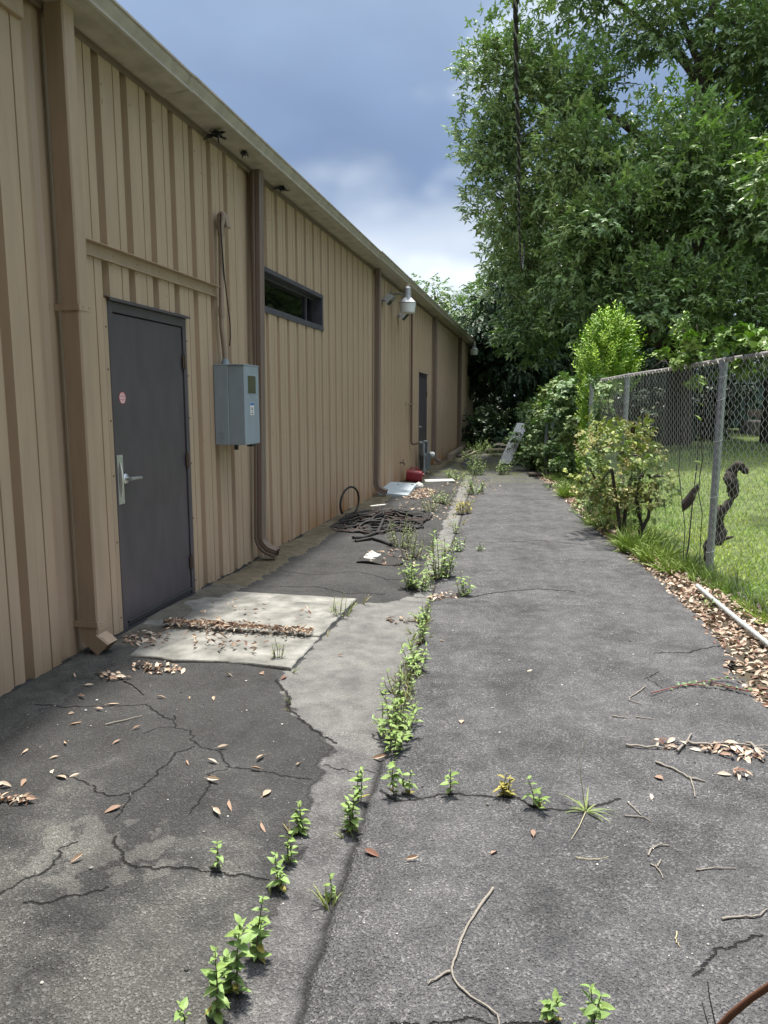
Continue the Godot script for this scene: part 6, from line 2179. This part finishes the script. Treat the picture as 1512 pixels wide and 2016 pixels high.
func _ready() -> void:
	rng.seed = 20240
	wob.seed = 5
	wob.frequency = 0.01
	wob.fractal_octaves = 3

	var cam := Camera3D.new()
	cam.name = "camera"
	add_child(cam)
	cam.position = Vector3(0, 1.5, 0)
	cam.rotation = Vector3(deg_to_rad(-8.22), deg_to_rad(12.01), 0)
	cam.fov = 69.25
	cam.near = 0.05
	cam.far = 1500
	cam.current = true

	var we := WorldEnvironment.new()
	we.name = "world"
	var env := Environment.new()
	env.background_mode = Environment.BG_SKY
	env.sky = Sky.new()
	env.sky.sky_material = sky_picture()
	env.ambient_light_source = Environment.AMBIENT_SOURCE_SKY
	env.tonemap_mode = Environment.TONE_MAPPER_LINEAR
	env.tonemap_exposure = 2.35
	env.sdfgi_enabled = true
	env.ssao_enabled = true
	env.ssil_enabled = true
	we.environment = env
	add_child(we)

	var sun := DirectionalLight3D.new()
	sun.name = "sun"
	sun.light_energy = 1.1
	sun.light_color = Color(1.0, 0.975, 0.93)
	sun.light_angular_distance = 4.5
	sun.shadow_enabled = true
	add_child(sun)
	sun.basis = Basis.looking_at(-SUN, Vector3.UP)

	materials()
	land()
	drive(-2.70, -1.2, 4.4, 4.4, 0.03, drive_skin(-2.70, -1.2, 4.4, 4.4, 1760, 1760, "near asphalt", 21))
	drive(-2.70, -5.6, 4.4, 8.4, 0.06, drive_skin(-2.70, -5.6, 4.4, 8.4, 976, 1864, "middle asphalt", 22))
	drive(-2.70, -14.0, 4.4, 18.0, 0.12, drive_skin(-2.70, -14.0, 4.4, 18.0, 488, 1996, "far asphalt", 23))
	pad()
	building()
	fence()
	trees()
	behind()
	hedge()
	grass()
	yonder()
	meter()
	var lamp := barn_light(Vector3(WX, 3.40, -13.1), 0.30, "nearer dusk-to-dawn barn light on the wall above the gas pipe")
	barn_light(Vector3(WX, 3.52, -26.2), 0.27, "farther barn light near the end of the building")
	flood()
	gas_line()
	litter_things()
	weeds()
	fallen()
	twigs()


func flood() -> void:
	for e in [[-12.4, 3.2, "small grey floodlight just past the third downspout"], [-13.75, 3.10, "small white floodlight under the nearer barn light"]]:
		var o := thing("floodlight", e[2], "floodlight", Vector3(WX, e[1], e[0]))
		var mb := MB.new()
		mb.tube([Vector3(0, 0.0, 0), Vector3(0.06, 0.02, 0)], [0.02], 8)
		obj("bracket", mb, M["dull aluminium"], o)
		mb = MB.new()
		var bs := Basis(Vector3.BACK, -0.75)
		var c := Vector3(0.11, 0.05, 0)
		var b := [Vector3(-0.05, -0.05, -0.07), Vector3(-0.05, 0.05, -0.07), Vector3(-0.05, 0.05, 0.07), Vector3(-0.05, -0.05, 0.07)]
		var f := [Vector3(0.07, -0.09, -0.12), Vector3(0.07, 0.09, -0.12), Vector3(0.07, 0.09, 0.12), Vector3(0.07, -0.09, 0.12)]
		for k in 4:
			var k1 := (k + 1) % 4
			mb.quad(c + bs * b[k], c + bs * f[k], c + bs * f[k1], c + bs * b[k1])
		mb.quad(c + bs * b[0], c + bs * b[1], c + bs * b[2], c + bs * b[3])
		obj("housing", mb, M["pale grey"], o)
		mb = MB.new()
		mb.quad(c + bs * (f[3] * 0.96), c + bs * (f[2] * 0.96), c + bs * (f[1] * 0.96), c + bs * (f[0] * 0.96))
		obj("glass", mb, M["dull glass"], o)


func materials() -> void:
	var streak := noise_tex(0.02, 0.93, 1.0, 3, 61)
	var grime := noise_tex(0.015, 0.82, 1.0, 5, 62)
	var fineb := bump_tex(0.05, 2.0, 4, 63)
	var w := worn(mat("wall paint", lin(0.45, 0.335, 0.232), 0.5, 0.0, 0.5), streak, Vector3(0.9, 0.12, 0.9))
	w.vertex_color_use_as_albedo = true
	worn(mat("tan trim", lin(0.41, 0.305, 0.212), 0.5), streak, Vector3(1.3, 0.2, 1.3))
	worn(mat("gutter paint", lin(0.52, 0.465, 0.41), 0.5), grime, Vector3(0.6, 0.6, 0.6))
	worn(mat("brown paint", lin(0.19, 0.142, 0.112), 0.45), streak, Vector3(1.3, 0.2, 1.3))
	var scuff := noise_tex(0.012, 0.84, 1.0, 5, 66)
	worn(mat("door paint", lin(0.080, 0.068, 0.080), 0.42, 0.0, 0.6), scuff, Vector3(1.1, 0.35, 1.1))
	worn(mat("window paint", lin(0.10, 0.095, 0.12), 0.45), grime, Vector3(1, 1, 1))
	mat("dark metal", lin(0.045, 0.045, 0.05), 0.5, 0.3)
	mat("bronze", lin(0.12, 0.085, 0.06), 0.5, 0.5)
	mat("satin steel", lin(0.62, 0.63, 0.64), 0.35, 0.9)
	mat("sticker red", lin(0.55, 0.03, 0.05), 0.5)
	mat("sticker white", lin(0.75, 0.72, 0.72), 0.5)
	mat("print blue", lin(0.06, 0.16, 0.45), 0.5)
	mat("ink", lin(0.05, 0.05, 0.06), 0.6)
	worn(mat("grey box", lin(0.29, 0.35, 0.40), 0.42, 0.0, 0.6), streak, Vector3(0.9, 0.3, 0.9))
	worn(mat("conduit paint", lin(0.30, 0.23, 0.17), 0.55), streak, Vector3(2, 0.5, 2))
	mat("black rubber", lin(0.011, 0.010, 0.010), 0.75)
	mat("rust rubber", lin(0.03, 0.016, 0.013), 0.75)
	worn(mat("galvanised", lin(0.34, 0.36, 0.38), 0.5, 0.55), grime, Vector3(2, 2, 2))
	worn(mat("rail metal", lin(0.36, 0.33, 0.31), 0.55, 0.4), grime, Vector3(3, 3, 3))
	mat("bright wire", lin(0.62, 0.62, 0.62), 0.4, 0.6)
	worn(mat("dull aluminium", lin(0.42, 0.44, 0.46), 0.5, 0.6), grime, Vector3(3, 3, 3))
	mat("frosted lens", lin(0.60, 0.63, 0.64), 0.35)
	worn(mat("rusty pipe", lin(0.16, 0.085, 0.06), 0.65), grime, Vector3(3, 3, 3))
	worn(mat("grey pipe", lin(0.26, 0.29, 0.31), 0.55), grime, Vector3(4, 4, 4))
	worn(mat("meter grey", lin(0.11, 0.125, 0.135), 0.5), grime, Vector3(4, 4, 4))
	worn(mat("pale grey", lin(0.52, 0.54, 0.55), 0.5), grime, Vector3(2, 2, 2))
	worn(mat("lid grey", lin(0.50, 0.58, 0.63), 0.45), grime, Vector3(1.5, 1.5, 1.5))
	worn(mat("can red", lin(0.26, 0.022, 0.035), 0.45), grime, Vector3(2.5, 2.5, 2.5))
	worn(mat("dirty white", lin(0.62, 0.62, 0.58), 0.7), grime, Vector3(4, 4, 4))
	worn(mat("old wood", lin(0.26, 0.215, 0.16), 0.85), streak, Vector3(1.5, 6, 6), fineb, 0.5)
	worn(mat("dark wood", lin(0.06, 0.05, 0.04), 0.85), streak, Vector3(1.5, 6, 6), fineb, 0.5)
	worn(mat("bark", lin(0.075, 0.06, 0.045), 0.95), grime, Vector3(3, 1, 3), bump_tex(0.06, 6.0, 4, 64), 1.0)
	worn(mat("dead vine", lin(0.065, 0.052, 0.044), 0.95), grime, Vector3(8, 3, 8), M["bark"].normal_texture, 1.0)
	mat("red bark", lin(0.14, 0.06, 0.035), 0.7)
	worn(mat("pale wood", lin(0.30, 0.27, 0.23), 0.85), grime, Vector3(12, 12, 12))
	mat("straw", lin(0.42, 0.38, 0.24), 0.8)
	mat("red stem", lin(0.16, 0.035, 0.03), 0.7)
	mat("tar", lin(0.012, 0.014, 0.017), 0.6)
	worn(mat("pipe grey", lin(0.48, 0.52, 0.52), 0.45), grime, Vector3(2, 2, 2))
	worn(mat("slat grey", lin(0.20, 0.235, 0.255), 0.7), grime, Vector3(2, 2, 2))
	worn(mat("old concrete far", lin(0.42, 0.38, 0.33), 0.9), grime, Vector3(0.7, 0.7, 0.7))
	mat("container green", lin(0.025, 0.06, 0.05), 0.6)
	mat("teal", lin(0.05, 0.30, 0.24), 0.5)
	mat("dark room", lin(0.02, 0.022, 0.025), 0.9)
	var g := mat("window glass", Color(0.04, 0.05, 0.06, 0.35), 0.03, 0.0, 0.7)
	g.transparency = BaseMaterial3D.TRANSPARENCY_ALPHA
	mat("dull glass", lin(0.09, 0.085, 0.07), 0.12, 0.0, 0.7)
	leafmat("tree leaf", Color.WHITE, lin(0.30, 0.45, 0.13), 0.42)
	leafmat("dark leaf", Color.WHITE, lin(0.02, 0.04, 0.012), 0.45)
	leafmat("vine leaf", Color.WHITE, lin(0.17, 0.26, 0.07), 0.5)
	leafmat("lime leaf", Color.WHITE, lin(0.12, 0.2, 0.02), 0.45)
	leafmat("grass blade", Color.WHITE, lin(0.16, 0.22, 0.04), 0.6)
	leafmat("weed leaf", lin(0.20, 0.31, 0.095), lin(0.1, 0.16, 0.04), 0.5)
	leafmat("weed pale", lin(0.21, 0.31, 0.09), lin(0.1, 0.15, 0.03), 0.5)
	leafmat("weed fine", lin(0.20, 0.25, 0.09), lin(0.09, 0.12, 0.03), 0.6)
	leafmat("weed yellow", lin(0.34, 0.30, 0.07), lin(0.12, 0.1, 0.02), 0.6)
	leafmat("pale leaf", lin(0.26, 0.38, 0.12), lin(0.12, 0.16, 0.04), 0.5)
	leafmat("vine green", lin(0.12, 0.20, 0.08), lin(0.06, 0.09, 0.03), 0.5)
	mat("weed stem", lin(0.12, 0.11, 0.05), 0.7)
	var dl := leafmat("dry leaf", Color.WHITE, lin(0.06, 0.035, 0.015), 0.75)
	dl.metallic_specular = 0.3
	var gr := mat("grit", Color.WHITE, 0.85)
	gr.vertex_color_use_as_albedo = true
